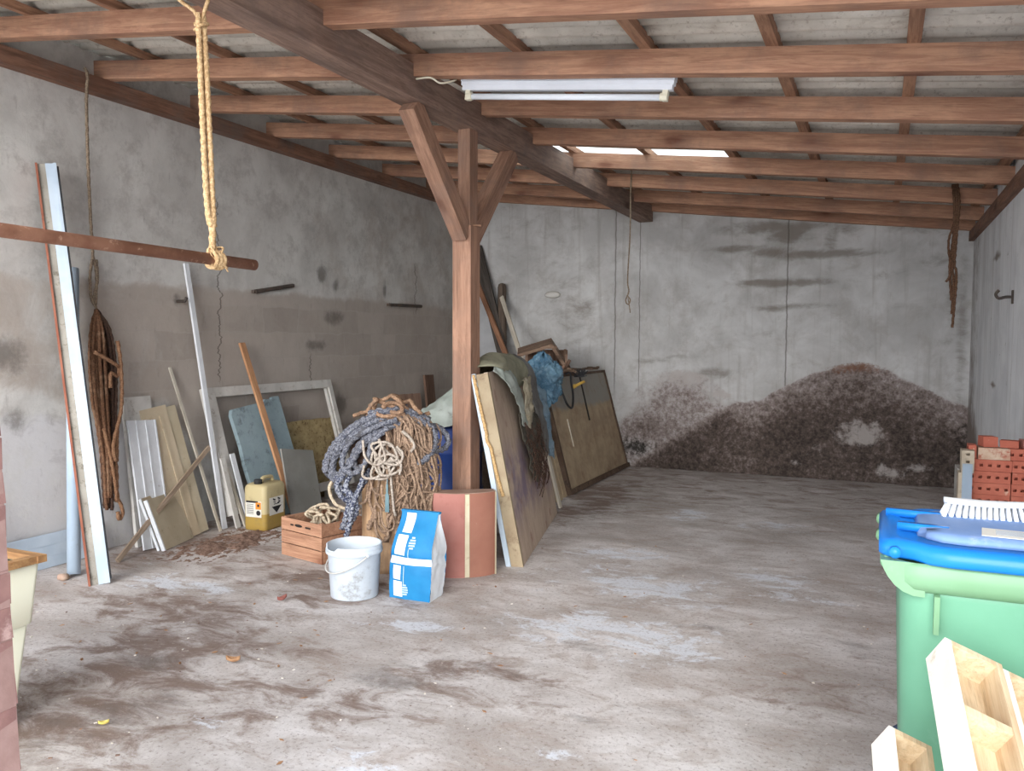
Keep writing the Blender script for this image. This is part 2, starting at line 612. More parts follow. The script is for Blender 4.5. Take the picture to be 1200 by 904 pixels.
def left_paint(c):
    y, z = c.y, c.z
    w = fr((0, y * 1.1, z * 1.1), 4)
    top = 2.06 + .05 * w
    lo = poly_y([(3.2, 1.15), (3.9, 1.2), (4.3, 1.12), (5.0, 1.12), (5.4, .6), (6, .2), (11, 0)], y) + .09 * w
    band = sst(top + .05 - z, 0, .12) * sst(z, lo - .08, lo + .1)
    band *= poly_y([(2.5, .45), (3.7, .7), (4.2, .55), (4.8, .8), (7, .95), (8.5, .8), (10.2, .6)], y)
    up_ = .34 * sst(y, 5.5, 8.5) * (1 - band)  # upper wall painted darker toward the back, imitating daylight falling off
    mid = .25 * sst(2.9, z, z + .6) * sst(y, 3, 3.1)
    salt = sst(lo - z, -.05, .18) * poly_y([(2.5, .65), (4.4, .62), (5.2, .35), (6, .1), (11, 0)], y)
    salt += .25 * sst(2.7 - z, 0, .5) * sst(z, 2.0, 2.3) * sst(4.6 - y, 0, .7)
    spots = [(7.1, 2.3, .13, .17), (7.35, 2.2, .1, .12), (7.3, 1.85, .3, .14), (7.0, 1.55, .28, .1), (5.14, 1.95, .07, .09), (3.7, 1.05, .13, .15), (3.6, 1.5, .3, .2), (6.0, .5, .4, .3), (7.4, .9, .2, .2), (8.3, 2.2, .06, .2)]
    dk = 0
    for sy, sz, ry, rz in spots:
        d = ((y - sy) / ry) ** 2 + ((z - sz) / rz) ** 2
        if d < 6:
            dk = max(dk, .85 * math.exp(-d))
    # cracks
    return band + up_ + .0 * mid, salt, dk


M_left = mat_left()
wl = slab_wall('wall_left', M_left, (XL, YF, 0), (0, YB - YF, 0), (0, 0, 3.74), 230, 95, (1, 0, 0), .24)
paint(wl, left_paint)

STL = [(-3.25, .35), (-3.12, .6), (-3.0, .85), (-2.8, 1.1), (-2.5, 1.27), (-2.2, 1.33), (-1.95, 1.25), (-1.7, 1.05), (-1.5, .92), (-1.3, .96), (-1.0, 1.14), (-.7, 1.27), (-.4, 1.37), (-.2, 1.39), (.1, 1.33), (.4, 1.16), (.65, 1.02), (.9, .95)]


def back_paint(c):
    x, z = c.x, c.z
    w = fr((x * 1.6, 3, z * 1.6), 5)
    h = poly_y(STL, x) + .035 * w
    ins = sst(h - z, -.01, .09)
    # right-hand heap is darker than the left-hand one, divided by a slanting edge
    edge = -2.95 + (z / .95) * 1.45
    right = sst(x - edge, -.08, .22)
    left_v = .16 + .14 * sst(h - z, .1, .5) + .28 * math.exp(-((x + 2.7) / .3) ** 2 - ((z - .5) / .16) ** 2)
    right_v = .52 + .34 * sst(h - z, .08, .6)
    r = ins * (left_v * (1 - right) + right_v * right + .12 * w)
    pale = 0
    for px, pz, rx, rz, k in ((-.2, .55, .36, .24, .8), (-.05, .6, .2, .2, .7), (-.6, .35, .4, .2, .45), (.35, .6, .2, .1, .45), (-.5, .9, .3, .1, .35), (.15, .12, .2, .12, .7), (.45, .2, .25, .1, .6), (-1.3, .45, .3, .2, .42), (-1.0, .18, .5, .1, .45), (-2.2, 1.17, .5, .2, .8), (-1.7, .97, .35, .1, .75), (-2.6, 1.1, .3, .16, .6), (-2.3, .55, .5, .14, .3), (.05, .15, .12, .14, .7), (.62, .5, .12, .06, .4), (.1, 1.03, .25, .02, .5), (-1.9, .6, .6, .06, .35)):
        d = ((x - px) / rx) ** 2 + ((z - pz) / rz) ** 2
        if d < 6:
            pale = max(pale, k * math.exp(-d))
    pale *= ins
    br = 0
    for px, pz, rx, rz, k in ((-1.05, 2.3, .75, .06, .7), (-1.3, 2.31, .35, .05, .8), (-.9, 2.02, .45, .05, .55), (-1.2, 2.0, .25, .05, .6), (-.6, 2.62, .7, .07, .7), (-1.25, 2.66, .3, .08, .7), (-1.0, 2.88, .3, .14, .75), (-.4, 2.9, .3, .13, .5), (.55, 2.5, .35, .1, .4), (.0, 2.35, .5, .07, .3), (-1.4, 1.7, .35, .08, .35), (-.3, 1.55, .5, .1, .25), (.8, 1.6, .08, 1.2, .5), (.3, 2.0, .5, .06, .25), (-1.15, 2.95, .8, .1, .7), (-1.6, 2.72, .5, .06, .6), (-.55, 2.75, .12, .35, .5), (.45, 2.9, .6, .14, .45), (-2.6, 1.36, .3, .05, .5), (-1.8, 1.22, .3, .09, .6), (-2.2, 1.42, .4, .035, .4), (.7, 2.2, .1, .9, .45), (-1.9, 1.75, .3, .1, .3), (-3.6, 2.0, .3, .3, .2)):
        d = ((x - px) / rx) ** 2 + ((z - pz) / rz) ** 2
        if d < 6:
            br = max(br, k * math.exp(-d))
    br += .22 * sst(-x, 2.9, 3.6) * sst(z, .6, 1.2)
    return r, pale, br


def rust_paint(c):
    x, z = c.x, c.z
    h = poly_y(STL, x)
    ru = math.exp(-((x + .25) / .55) ** 2) * sst(h - z, -.03, .02) * sst(z - h, -.3, -.05) * .75
    ru += .4 * math.exp(-((x + 1.1) / .35) ** 2 - ((z - .85) / .22) ** 2)
    ms = .85 * math.exp(-((x + 2.83) / .28) ** 2 - ((z - .26) / .14) ** 2)
    ms += .5 * sst(x, .62, .85) * sst(.9 - z, 0, .3)
    return ru, ms, 0


M_back = mat_back()
wbk = slab_wall('wall_back', M_back, (XL, YB, 0), (XR - XL, 0, 0), (0, 0, 3.7), 250, 130, (0, -1, 0), .24, lambda p: zr(p.x) + .2)
paint(wbk, back_paint)
paint(wbk, rust_paint, 'rust')


def right_paint(c):
    y, z = c.y, c.z
    w = fr((2, y * 1.5, z * 1.5), 4)
    r = .55 * sst(y, 8.6, 10.1) + .6 * sst(1.1 - z + .2 * w, 0, .7) * sst(y, 8.0, 9.5)
    r += .9 * math.exp(-((y - 8.15) / .3) ** 2 - ((z - 2.35) / .05) ** 2) + .8 * math.exp(-((y - 8.1) / .3) ** 2 - ((z - 1.25) / .04) ** 2)
    return r, 0, 0


wr = slab_wall('wall_right', mat_right(), (XR, YF, 0), (0, YB - YF, 0), (0, 0, 2.99), 180, 60, (-1, 0, 0), .24)
paint(wr, right_paint)

# ------------------------------------------------------------------ roof: rafters, battens, corrugated sheets
W_raf = wood('rafter_wood', S(194, 150, 122), S(164, 120, 98), 'x', S(104, 62, 48), dirt=S(134, 108, 96))
W_dark = wood('dark_beam_wood', S(156, 130, 116), S(124, 100, 88), 'y', S(66, 44, 36), dirt=S(112, 96, 90))
W_post = wood('post_wood', S(168, 130, 108), S(138, 104, 86), 'z', S(92, 60, 48), dirt=S(134, 110, 98))
W_bat = wood('batten_wood', S(176, 136, 110), S(140, 104, 84), 'y')
ceiling = bpy.data.objects.new('ceiling', None)
COL.objects.link(ceiling)
struct(ceiling)
ceiling.location = (0, 0, Z0)
slope = Ry(-TILT)                       # local x runs down the rafters
LEN = (XR - XL + .1) / math.cos(TILT)
rm = None
for i, y in enumerate((1.55, 2.55, 3.506, 4.39, 5.324, 6.268, 7.237, 8.26, 9.28, 10.09)):
    xm = (XL + XR) / 2
    m = T(xm, y + .04, zr(xm) - Z0) @ slope @ T(0, 0, .065)
    if rm is None:
        mb = MB()
        # slightly waney timber
        nseg = 26
        rings = []
        for k in range(nseg + 1):
            x = -LEN / 2 + LEN * k / nseg
            j = noise.noise(V((x * 1.3, 0, 0))) * .006
            rings.append(mb.ring([V((x, -.04 + j, -.065 + j * .6)), V((x, .04, -.065)), V((x, .04, .065)), V((x, -.04 + j, .065))]))
        mb.skin(rings)
        rm = mb.bevel(.005, 1).build('rafter', W_raf, ceiling, False, m)
    else:
        o = rm.copy()
        COL.objects.link(o)
        o.matrix_local = m
        if i % 2:
            o.matrix_local = m @ Rz(math.pi)

bat = None
for x in (.80, .09, -.555, -1.21, -1.96, -2.665, -3.42, -4.14, -4.89):
    m = T(x, (YF + YB) / 2, zr(x) - Z0) @ slope @ T(0, 0, .155)
    if bat is None:
        bat = MB().box(.062, YB - YF + .1, .05).bevel(.003, 1).build('batten', W_bat, ceiling, False, m)
    else:
        o = bat.copy(); COL.objects.link(o); o.matrix_local = m


def mat_sheet():
    n = NT('fibre_cement_sheet')
    co = n.co((1, 1, 1), rand=4.0)
    col = n.mix(n.step(n.noise(co, 3, 7, .65), .35, .65), S(200, 194, 184), S(224, 218, 208))
    col = n.mix(n.step(n.noise(co, 28, 6, .75), .52, .7), col, S(172, 162, 150))
    col = n.mix(n.math('MULTIPLY', n.step(n.noise(n.co((.3, 1, 1), rand=3.0), 6, 6, .7), .55, .75), .6), col, S(142, 128, 114))
    n.bump(n.noise(co, 60, 4, .7), .3, .004)
    return n.out(col, .95)


def mat_skylight():
    n = NT('translucent_sheet')
    co = n.co()
    st = n.step(n.noise(n.co((.25, 3, 1)), 4.5, 5, .7), .58, .72)
    col = n.mix(st, (.93, .96, .94, 1), S(120, 108, 92))
    tr = n.n('ShaderNodeBsdfTranslucent')
    df = n.n('ShaderNodeBsdfDiffuse')
    n.link(col, tr.inputs[0]); n.link(col, df.inputs[0])
    ms = n.n('ShaderNodeMixShader')
    ms.inputs[0].default_value = .2
    n.link(tr.outputs[0], ms.inputs[1]); n.link(df.outputs[0], ms.inputs[2])
    out = [k for k in n.t.nodes if k.type == 'OUTPUT_MATERIAL'][0]
    n.link(ms.outputs[0], out.inputs[0])
    return n.m


M_sheet, M_sky = mat_sheet(), mat_skylight()


def sheet_mb(wd, ln):
    mb = MB()
    wave = .145
    n = max(12, int(wd / wave * 8))
    mb.grid(lambda u, v: V((-ln / 2 + ln * v, -wd / 2 + wd * u, .022 * math.cos(2 * math.pi * (wd * u) / wave))), n, 1)
    return mb


SHX = [(-5.72, -3.60), (-3.66, -1.20), (-1.26, 1.16)]
# the skylight takes rows 6 and 7 of the middle column
yrow = [YF - .15 + .87 * k for k in range(12)]
src = {}
for ci, (xa, xb) in enumerate(SHX):
    for ri, y in enumerate(yrow):
        if y > YB + .1:
            continue
        sky = ci == 1 and ri == 7
        ln = (xb - xa) / math.cos(TILT)
        key = (ci, sky)
        xm = (xa + xb) / 2
        m = T(xm, y + .47, zr(xm) - Z0) @ slope @ T(0, 0, .18 + .024 + (.004 if ri % 2 else 0) - ci * .005)
        if key not in src:
            o = sheet_mb(.94, ln).build('skylight_sheet' if sky else 'roof_sheet', M_sky if sky else M_sheet, ceiling, True, m)
            solid(o, .006)
            src[key] = o
        else:
            o = src[key].copy(); COL.objects.link(o); o.matrix_local = m

# wall plates and wall-top trims
W_plate = wood('plate_wood', S(150, 112, 92), S(118, 86, 70), 'y', dirt=S(120, 104, 96))
struct(MB().box(.10, YB - YF, .115, (XL + .05, (YB + YF) / 2, 3.478)).bevel(.004, 1).build('trim_1', W_plate))
struct(MB().box(.05, YB - YF, .10, (XR - .025, (YB + YF) / 2, zr(XR) - .055)).bevel(.004, 1).build('trim_2', W_plate))

# ------------------------------------------------------------------ the post, its braces and the long beam
beam = MB().box(.17, YB - YF - .06, .20, (0, 0, 0)).bevel(.008, 2)
beam = beam.build('roof_beam', W_dark, None, False, T(-2.721, (YB + YF) / 2, 3.096 + .10))
tag(beam, 'heavy dark timber beam running from the front to the back wall under the rafters', 'beam')
PX, PY = -2.72, 5.25
post = thing('timber_post', 'reddish brown square timber post with two slanting braces under the beam', 'post', T(PX, PY, 0))
MB().box(.145, .145, 2.42, (0, 0, 1.21)).bevel(.006, 1).build('post_shaft', W_post, post)
MB().box(.095, .12, .68, (0.012, 0, 2.756)).bevel(.005, 1).build('post_head', W_post, post)
for y1 in (-.80, .78):
    a, b = V((0, .05 if y1 < 0 else -.05, 2.36)), V((0, y1 + (.02 if y1 < 0 else -.02), 3.10))
    a.y = -.06 if y1 < 0 else .06
    d = (b - a)
    m = lean(a, b, (1, 0, 0))
    mb = MB().box(.13, .11, d.length - .02, (0, 0, d.length / 2 - .01)).bevel(.005, 1)
    mb.build('brace', W_post, post, False, m)
MB().tube([(.02, -.04, 2.43), (.1, .03, 2.43)], .008, 8).build('wooden_peg', W_bat, post)

# ------------------------------------------------------------------ lamp
M_wht = surf('white_enamel', S(214, 218, 226), S(224, 228, 236), 3, rough=.35, bump=0)
M_tube = surf('lamp_glass', S(232, 238, 246), S(236, 240, 248), 2, rough=.12, bump=0)
M_cream = surf('cream_plastic', S(218, 212, 190), S(226, 220, 200), 3, rough=.45, bump=0)
xa = -1.715
lamp = thing('tube_lamp', 'white fluorescent tube lamp hung unlit between two rafters', 'lamp', T(xa, 4.53, zr(xa)) @ slope)
MB().box(1.32, .06, .03, (0, 0, .015)).box(1.315, .05, .022, (0, 0, -.012)).box(1.30, .04, .03, (0, 0, -.036)).bevel(.003, 1).build('housing', M_wht, lamp)
MB().tube([(-.60, 0, -.085), (.60, 0, -.088)], .018, 16).build('tube', M_tube, lamp, True)
for sx in (-1, 1):
    MB().box(.03, .035, .075, (sx * .612, 0, -.07)).tube([(sx * .585, 0, -.085), (sx * .622, 0, -.085)], .023, 14).build('lamp_holder', M_cream, lamp)
pth = smooth_path([(-2.60, 4.36, 3.19), (-2.50, 4.36, 3.185), (-2.46, 4.40, 3.16), (-2.42, 4.45, 3.175), (-2.40, 4.5, 3.2)], .02)
tag(MB().tube(pth, .006, 6).build('lamp_cable', M_cream, None, True), 'thin white cable running along a rafter to the tube lamp', 'cable')

# ------------------------------------------------------------------ trapeze bar and hanging ropes
def rope_mat(name, c1, c2, dirt=None):
    n = NT(name)
    co = n.co((1, 1, 1), rand=3)
    col = n.mix(n.step(n.noise(co, 90, 3, .7), .4, .6), c1, c2)
    if dirt:
        col = n.mix(n.step(n.noise(co, 12, 6, .7), .5, .7), col, dirt)
    n.bump(n.noise(co, 160, 3, .7), .5, .003)
    return n.out(col, .95)


M_hemp = rope_mat('hemp_rope', S(222, 190, 146), S(186, 150, 108))
M_rust = surf('rusty_steel', S(158, 114, 92), S(132, 90, 70), 9, S(198, 158, 134), 30, .56, .7, rough=.7, bump=.3)
bar = MB().tube([(-2.645, .75, 1.985), (-2.615, 2.95, 1.955)], .0245, 16).build('trapeze_bar', M_rust, None, True)
tag(bar, 'rusty steel pipe hung level by ropes from the beam', 'pipe')


def hang(y, full=True):
    x0, yb = -2.64 - (y - 2.72) * .0, y
    zc = 1.975 - (y - .75) * .0136
    m = MB()
    # two strands over the beam joining in a knot
    for sx in (-1, 1):
        m.tube(smooth_path([(-2.721 + sx * .098, yb, 3.31), (-2.721 + sx * .10, yb, 3.10), (-2.70 + sx * .05, yb - .005, 3.035), (-2.685 + sx * .008, yb - .01, 2.965)], .03), .009, 6)
    a = m.build('upper_strand', M_hemp, None, True)
    return a


for y in (2.72, 1.15):
    zb = 1.985 - (y - .75) * .01364
    rp = thing('swing_rope', 'tan hemp rope holding the near end of the rusty pipe' if y < 2 else 'tan hemp rope looped over the beam holding the far end of the rusty pipe', 'rope', T(-2.68, y, 0))
    m = MB()
    for sx in (-1, 1):
        m.tube(smooth_path([(-.041 + sx * .05, 0, 3.305), (-.041 + sx * .096, 0, 3.30), (-.041 + sx * .097, 0, 3.12), (-.041 + sx * .09, 0, 3.085), (-.01 + sx * .03, 0, 3.02), (0, -.005, 2.96)], .03), .008, 8, 3)
    m.build('beam_loop', M_hemp, rp, True)
    m = MB()
    for k, (dx, dy) in enumerate(((-.013, 0), (.013, .004), (.002, -.02))):
        zend = 2.16 if k < 2 else 2.2
        m.tube(smooth_path([(dx * .4, dy, 3.0), (dx + .004, dy, 2.8), (dx * 1.2 + .014, dy, 2.5), (dx + .03, dy, zend), (.045 + dx * .3, dy * .5, 2.1)], .012), .0115, 9, 3, 5.0)
    m.tube(smooth_path([(-.02, -.02, 2.93), (.016, -.026, 2.945), (.024, .01, 2.96), (-.014, .016, 2.968), (-.02, -.02, 2.955)], .012), .008, 7, 3)
    m.build('doubled_rope', M_hemp, rp, True)
    m = MB()
    m.tube(smooth_path([(.042, 0, 2.14), (.05, -.01, 2.05), (.055, -.02, zb + .03)], .012), .014, 9, 3, 5)
    for k in range(3):
        yy = -.03 + k * .022
        m.tube([V((.055 + .034 * math.sin(a), yy + .003 * a, zb + .034 * math.cos(a))) for a in [i * math.pi / 8 for i in range(17)]], .0105, 8, 3, 5)
    for k in range(12):
        a = R.uniform(0, 6.28)
        m.tube(smooth_path([(.05, R.uniform(-.03, .03), zb + .05), (.05 + .03 * math.cos(a), R.uniform(-.05, .03), zb + R.uniform(.0, .07)), (.06 + .035 * math.cos(a), R.uniform(-.05, .04), zb - R.uniform(.02, .05))], .012), .0035, 5)
    m.build('bar_knot', M_hemp, rp, True)

M_cord = rope_mat('grey_cord', S(150, 132, 112), S(112, 96, 82))
m = MB()
m.tube(smooth_path([(-2.37, 8.25, 3.36), (-2.367, 8.21, 3.2), (-2.372, 8.22, 2.7), (-2.392, 8.22, 2.25), (-2.378, 8.22, 2.12), (-2.41, 8.22, 2.03), (-2.385, 8.22, 1.985), (-2.36, 8.22, 2.03), (-2.395, 8.22, 2.08)], .02), .0075, 6, 3)
m.tube(smooth_path([(-2.385, 8.22, 2.05), (-2.37, 8.22, 1.97), (-2.36, 8.22, 1.9)], .02), .006, 6)
tag(m.build('thin_rope', M_cord, None, True), 'thin grey cord with a small knot hanging before the back wall beside the beam', 'cord')
M_oldrope = rope_mat('old_brown_rope', S(118, 88, 68), S(86, 62, 48))
m = MB()
for k in range(3):
    dx = (k - 1) * .018
    m.tube(smooth_path([(.56 + dx, 8.25, 3.0), (.575 + dx, 8.2, 2.82), (.57 + dx * .7, 8.2, 2.55), (.555 + dx, 8.2, 2.3), (.57 + dx * 1.2, 8.2, 2.1 + .04 * k), (.565 + dx * .4, 8.2, 1.98 - .12 * k)], .02), .011, 8, 3)
m.tube(smooth_path([(.55, 8.19, 2.62), (.52, 8.18, 2.5), (.53, 8.18, 2.36), (.56, 8.19, 2.3), (.54, 8.18, 2.2), (.51, 8.18, 2.14)], .02), .01, 8, 3)
tag(m.build('hanging_rope', M_oldrope, None, True), 'frayed dark brown rope hanging from a rafter in the back corner by the right wall', 'rope')

# hook on the right wall, bars set in the left wall
M_iron = surf('dark_iron', S(72, 66, 62), S(92, 80, 72), 9, S(116, 84, 66), 20, rough=.6, bump=.2)
hk = MB().tube(smooth_path([(.90, 7.1, 1.95), (.84, 7.08, 1.95), (.79, 7.06, 1.94), (.77, 7.05, 1.97), (.79, 7.045, 2.0)], .01), .011, 8)
hk.box(.012, .05, .1, (.884, 7.1, 1.95))
tag(hk.build('wall_hook', M_iron, None, True), 'rusty iron hook fixed in the white wall above the bricks', 'hook')
for (a, b, lb) in (((XL + .03, 6.05, 2.06), (XL + .03, 6.6, 2.15), 'slanting flat iron bar set in the left wall above the white frame'), ((XL + .03, 8.36, 2.03), (XL + .03, 9.1, 2.04), 'level flat iron bar set in the left wall close to the post')):
    mm = MB().tube([a, b], .02, 6)
    for q in (a, b):
        mm.box(.05, .03, .03, V(q) - V((.02, 0, 0)))
    tag(mm.build('iron_bar', M_iron, None), lb, 'bar')
mm = MB().tube([(XL - .02, 5.14, 1.93), (XL + .08, 5.15, 1.93), (XL + .1, 5.15, 1.96)], .013, 8)
tag(mm.build('wall_peg', M_iron, None, True), 'short iron peg in a dark patch of wall beside the tall white strip', 'peg')
mm = MB().lathe([(.07, 0), (.06, .015), (.03, .026), (.004, .028)], 16)
o = mm.build('plaster_boss', surf('pale_plaster', S(196, 192, 184), S(206, 202, 196), 6), None, True, T(-3.98, YB - .003, 2.215) @ Rx(math.pi / 2) @ Matrix.Diagonal((1.6, .7, 1, 1)))
tag(o, 'small pale plaster lump on the back wall right of the post', 'lump')

# ================================================================== OBJECTS
# ------------------------------------------------------------------ left wall: boards, pipe, panels
M_white = surf('white_paint_worn', S(214, 216, 220), S(226, 228, 232), 5, S(160, 152, 142), 16, .62, .75, rough=.6, bump=.12)
M_whitegrey = surf('white_paint_dirty', S(196, 192, 186), S(212, 208, 202), 5, S(150, 138, 124), 12, .55, .72, rough=.7, bump=.15)
M_bluewhite = surf('bluish_white_paint', S(176, 190, 204), S(190, 202, 214), 5, S(136, 136, 136), 22, .66, .75, rough=.5, bump=.1)
M_mortar = surf('crumbly_grey_rebate', S(142, 136, 126), S(164, 158, 148), 9, S(108, 100, 88), 18, .5, .68, bump=.5)
M_redbrown = surf('red_brown_edge', S(136, 80, 62), S(154, 98, 78), 5, S(110, 66, 50), 14)
M_black = surf('black_rubber', S(44, 44, 46), S(60, 60, 62), 6, rough=.7)
M_pvc = surf('grey_blue_plastic_pipe', S(158, 174, 190), S(172, 188, 204), 2, S(140, 146, 150), 9, .6, .8, rough=.45, bump=.05)
M_bone = wood('bleached_wood', S(214, 206, 192), S(188, 178, 162), 'z')
M_stickwood = wood('grey_brown_stick', S(176, 156, 136), S(146, 126, 108), 'z')
M_freshwood = wood('brown_lath', S(196, 150, 112), S(172, 124, 90), 'z')
M_tan = surf('tan_board', S(196, 178, 150), S(208, 192, 166), 3, S(168, 146, 118), 10, .58, .75, rough=.8, bump=.1)
M_beige = surf('beige_board', S(188, 174, 148), S(202, 190, 166), 3, S(156, 138, 112), 9, .58, .75, rough=.8, bump=.1)

m = lean((-4.645, 3.742, 0), (-5.29, 3.92, 2.80), (.80, -.60, 0))
L = 2.9
t = thing('profile_board', 'tall white profiled board with a red-brown edge leaning on the left wall', 'board', m)
MB().box(.068, .03, L, (.022, 0, L / 2)).box(.02, .045, L, (.046, -.004, L / 2)).bevel(.003, 1).build('white_face', M_bluewhite, t)
MB().box(.048, .022, L, (-.036, .003, L / 2)).rough(.002, 8).build('rebate_strip', M_mortar, t)
MB().box(.014, .05, L, (-.066, 0, L / 2)).build('red_edge', M_redbrown, t)
MB().box(.012, .046, L * .985, (.063, .004, L / 2)).build('seal_strip', M_black, t)

m = lean((-4.975, 3.80, 0.012), (-5.335, 4.13, 2.17), (1, 0, 0))
pr = [(.043, 0), (.043, 2.16), (.037, 2.16), (.037, 0)]
mb = MB(); rings = [mb.ring([V((r * math.cos(a), r * math.sin(a), z)) for a in [2 * math.pi * i / 20 for i in range(20)]]) for r, z in pr]
mb.skin(rings + [rings[0]], True, False)
o = mb.build('plastic_pipe', M_pvc, None, True, m)
tag(o, 'grey-blue plastic drain pipe standing behind the tall white board', 'pipe')
M_stone = surf('tan_stone', S(190, 168, 150), S(168, 140, 124), 12, bump=.5)
o = MB().lathe([(.018, 0), (.036, .012), (.034, .034), (.012, .046)], 10).rough(.008, 30).build('stone', M_stone, None, True, T(-4.95, 3.70, 0))
tag(o, 'tan stone chip on the floor by the foot of the plastic pipe', 'stone')

t = thing('cladding_boards', 'white grooved cladding boards set on edge along the foot of the left wall', 'boards', T(-5.31, 3.75, 0) @ Ry(-.16))
for k in range(3):
    mb = MB().box(.018, 1.25, .074, (0, -.06, .039 + .078 * k)).box(.008, 1.25, .006, (.002, -.06, .0775 + .078 * k)).bevel(.003, 1)
    mb.build('plank', M_bluewhite, t)
leaning('grey_lath', 'narrow weathered grey lath leaning on the wall behind the cream trough', 'lath', (-5.22, 3.52, 0), (-5.34, 3.18, 1.02), .07, .022, M_stickwood)

# white T&G sheets, tan panels
t = thing('white_door_panel', 'plain off-white board behind the grooved white panel', 'board', lean((-5.22, 4.66, 0), (-5.345, 4.66, 1.16), (1, 0, 0)))
MB().box(.27, .016, 1.165, (0, 0, .583)).bevel(.002, 1).build('board_face', M_whitegrey, t)
MB().box(.03, .02, 1.165, (-.122, -.014, .583)).bevel(.002, 1).build('edge_bead', M_whitegrey, t)
t = thing('grooved_panel', 'white tongue-and-groove panel of three planks leaning on the wall beside the rope hank', 'panel', lean((-5.07, 4.60, 0), (-5.285, 4.655, .985), (1, 0, 0)))
for k in range(3):
    MB().box(.088, .017, 1.0, (-.09 + .09 * k, 0, .5)).box(.012, .024, 1.0, (-.09 + .09 * k + .034, -.003, .5)).bevel(.003, 1).build('plank', M_white, t)

t = thing('tan_sheet', 'large tan board leaning behind the small beige board', 'board', lean((-5.10, 4.99, 0), (-5.33, 4.86, 1.08), (1, 0, 0)))
MB().box(.26, .014, 1.10, (-.06, 0, .55)).bevel(.002, 1).build('board_face', M_tan, t)
MB().box(.10, .016, 1.08, (.125, .012, .54)).bevel(.002, 1).build('side_strip', M_beige, t)
for k in range(2):
    MB().box(.022, .008, .95, (-.14 + .13 * k, -.011, .55)).build('batten_strip', M_tan, t)

m = lean((-5.00, 4.74, 0), (-5.14, 4.70, .385), (.93, .30, 0))
t = thing('beige_board', 'small square beige board with a white edge leaning at the front', 'board', m)
MB().box(.42, .016, .41, (.01, 0, .205)).bevel(.002, 1).build('board_face', M_beige, t)
MB().box(.014, .03, .41, (-.208, .006, .205)).build('white_edge', M_white, t)
t = thing('beige_backing_board', 'second beige board close behind the small square one', 'board', lean((-5.045, 4.735, 0), (-5.185, 4.69, .40), (.93, .30, 0)))
MB().box(.45, .016, .42, (.01, 0, .21)).bevel(.002, 1).build('board_face', M_tan, t)
MB().box(.012, .02, .42, (-.222, 0, .21)).build('white_edge', M_white, t)
leaning('diagonal_lath', 'grey-brown lath slanting across in front of the white and tan panels', 'lath', (-4.99, 4.16, .01), (-5.17, 5.25, .70), .035, .02, M_stickwood, (1, .15, .3))
leaning('cream_strip', 'thin cream strip leaning in front of the tan board', 'strip', (-5.02, 5.21, 0), (-5.36, 5.02, 1.38), .024, .012, M_bone)
leaning('white_strip', 'tall thin white strip leaning on the wall left of the white frame', 'strip', (-5.06, 5.30, 0), (-5.36, 5.215, 2.25), .045, .02, M_white)
for k, (y0, zt, mt, lb) in enumerate(((5.375, .60, M_whitegrey, 'short grey-white lath beside the foot of the tall white strip'), (5.50, .62, M_white, 'short white lath against the left side of the frame'), (5.44, .50, M_bone, 'shortest bleached lath between two white laths'))):
    leaning('short_lath', lb, 'lath', (-4.98 + .012 * k, y0, 0), (-5.11 - .01 * k, y0 - .04, zt), .05 if k < 2 else .03, .016, mt)

# big white frame
m = lean((-5.045, 5.385 + .885, .10), (-5.345, 5.385 + .885, 1.185), (1, 0, 0))
H, Wd = 1.125, 1.77
t = thing('wooden_casement', 'large empty white wooden window frame leaning on the left wall', 'frame', m)
for sx in (-1, 1):
    mb = MB().box(.075 if sx < 0 else .06, .05, H, (sx * (Wd / 2 - .04), 0, H / 2)).box(.03, .035, H - .1, (sx * (Wd / 2 - .085), .008, H / 2)).bevel(.003, 1)
    if sx < 0:
        mb.box(.04, .06, H, (-Wd / 2 - .012, .004, H / 2))
    mb.build('stile', M_whitegrey, t)
MB().box(Wd - .15, .05, .085, (0, 0, H - .0425)).bevel(.003, 1).build('top_rail', M_whitegrey, t)
MB().box(Wd - .15, .05, .085, (0, 0, .0425)).bevel(.003, 1).build('bottom_rail', M_whitegrey, t)
M_brick = surf('red_brick', S(172, 100, 80), S(190, 118, 96), 6, S(206, 186, 168), 14, .6, .72, rough=.9, bump=.4)
M_greyblock = surf('grey_block', S(150, 146, 142), S(172, 168, 162), 7, S(120, 114, 108), 16, bump=.5)
for k, y in enumerate((5.75, 6.85)):
    o = MB().box(.10, .22, .095, (0, 0, .0475)).bevel(.004, 1).build('support_block', M_greyblock, None, False, T(-5.06, y, 0))
    tag(o, ('grey block under the near end of the white frame', 'grey block under the far end of the white frame')[k], 'block')

# boards inside the frame
M_foam = surf('blue_grey_sheet', S(140, 158, 164), S(154, 172, 178), 3, S(96, 106, 110), 13, .5, .74, rough=.8, bump=.35)
t_m = lean((-4.965, 5.97, 0), (-5.27, 5.90, 1.05), (1, 0, 0))
mb = MB()
W2 = .66
edge = [(-W2 / 2, 0), (W2 / 2, 0), (W2 / 2, 1.09), (.24, 1.095), (.235, 1.07), (.13, 1.085), (.12, 1.065), (-W2 / 2 + .03, 1.05), (-W2 / 2, 1.0), (-W2 / 2 + .008, .7), (-W2 / 2 - .006, .55)]
mb.prism(edge, -.02, .02, Rx(math.pi / 2)).bevel(.004, 1)
tag(mb.build('foam_sheet', M_foam, None, False, t_m), 'dirty blue-grey insulation sheet with a chipped top leaning in the white frame', 'sheet')
M_fibre = surf('yellow_fibre_mat', S(158, 138, 100), S(182, 162, 120), 9, S(118, 98, 66), 30, .5, .66, rough=.95, bump=.8, bd=.01)
mb = MB().box(.78, .06, .80, (0, 0, .40))
bmesh.ops.subdivide_edges(mb.bm, edges=mb.bm.edges[:], cuts=7, use_grid_fill=True)
mb.rough(.014, 14)
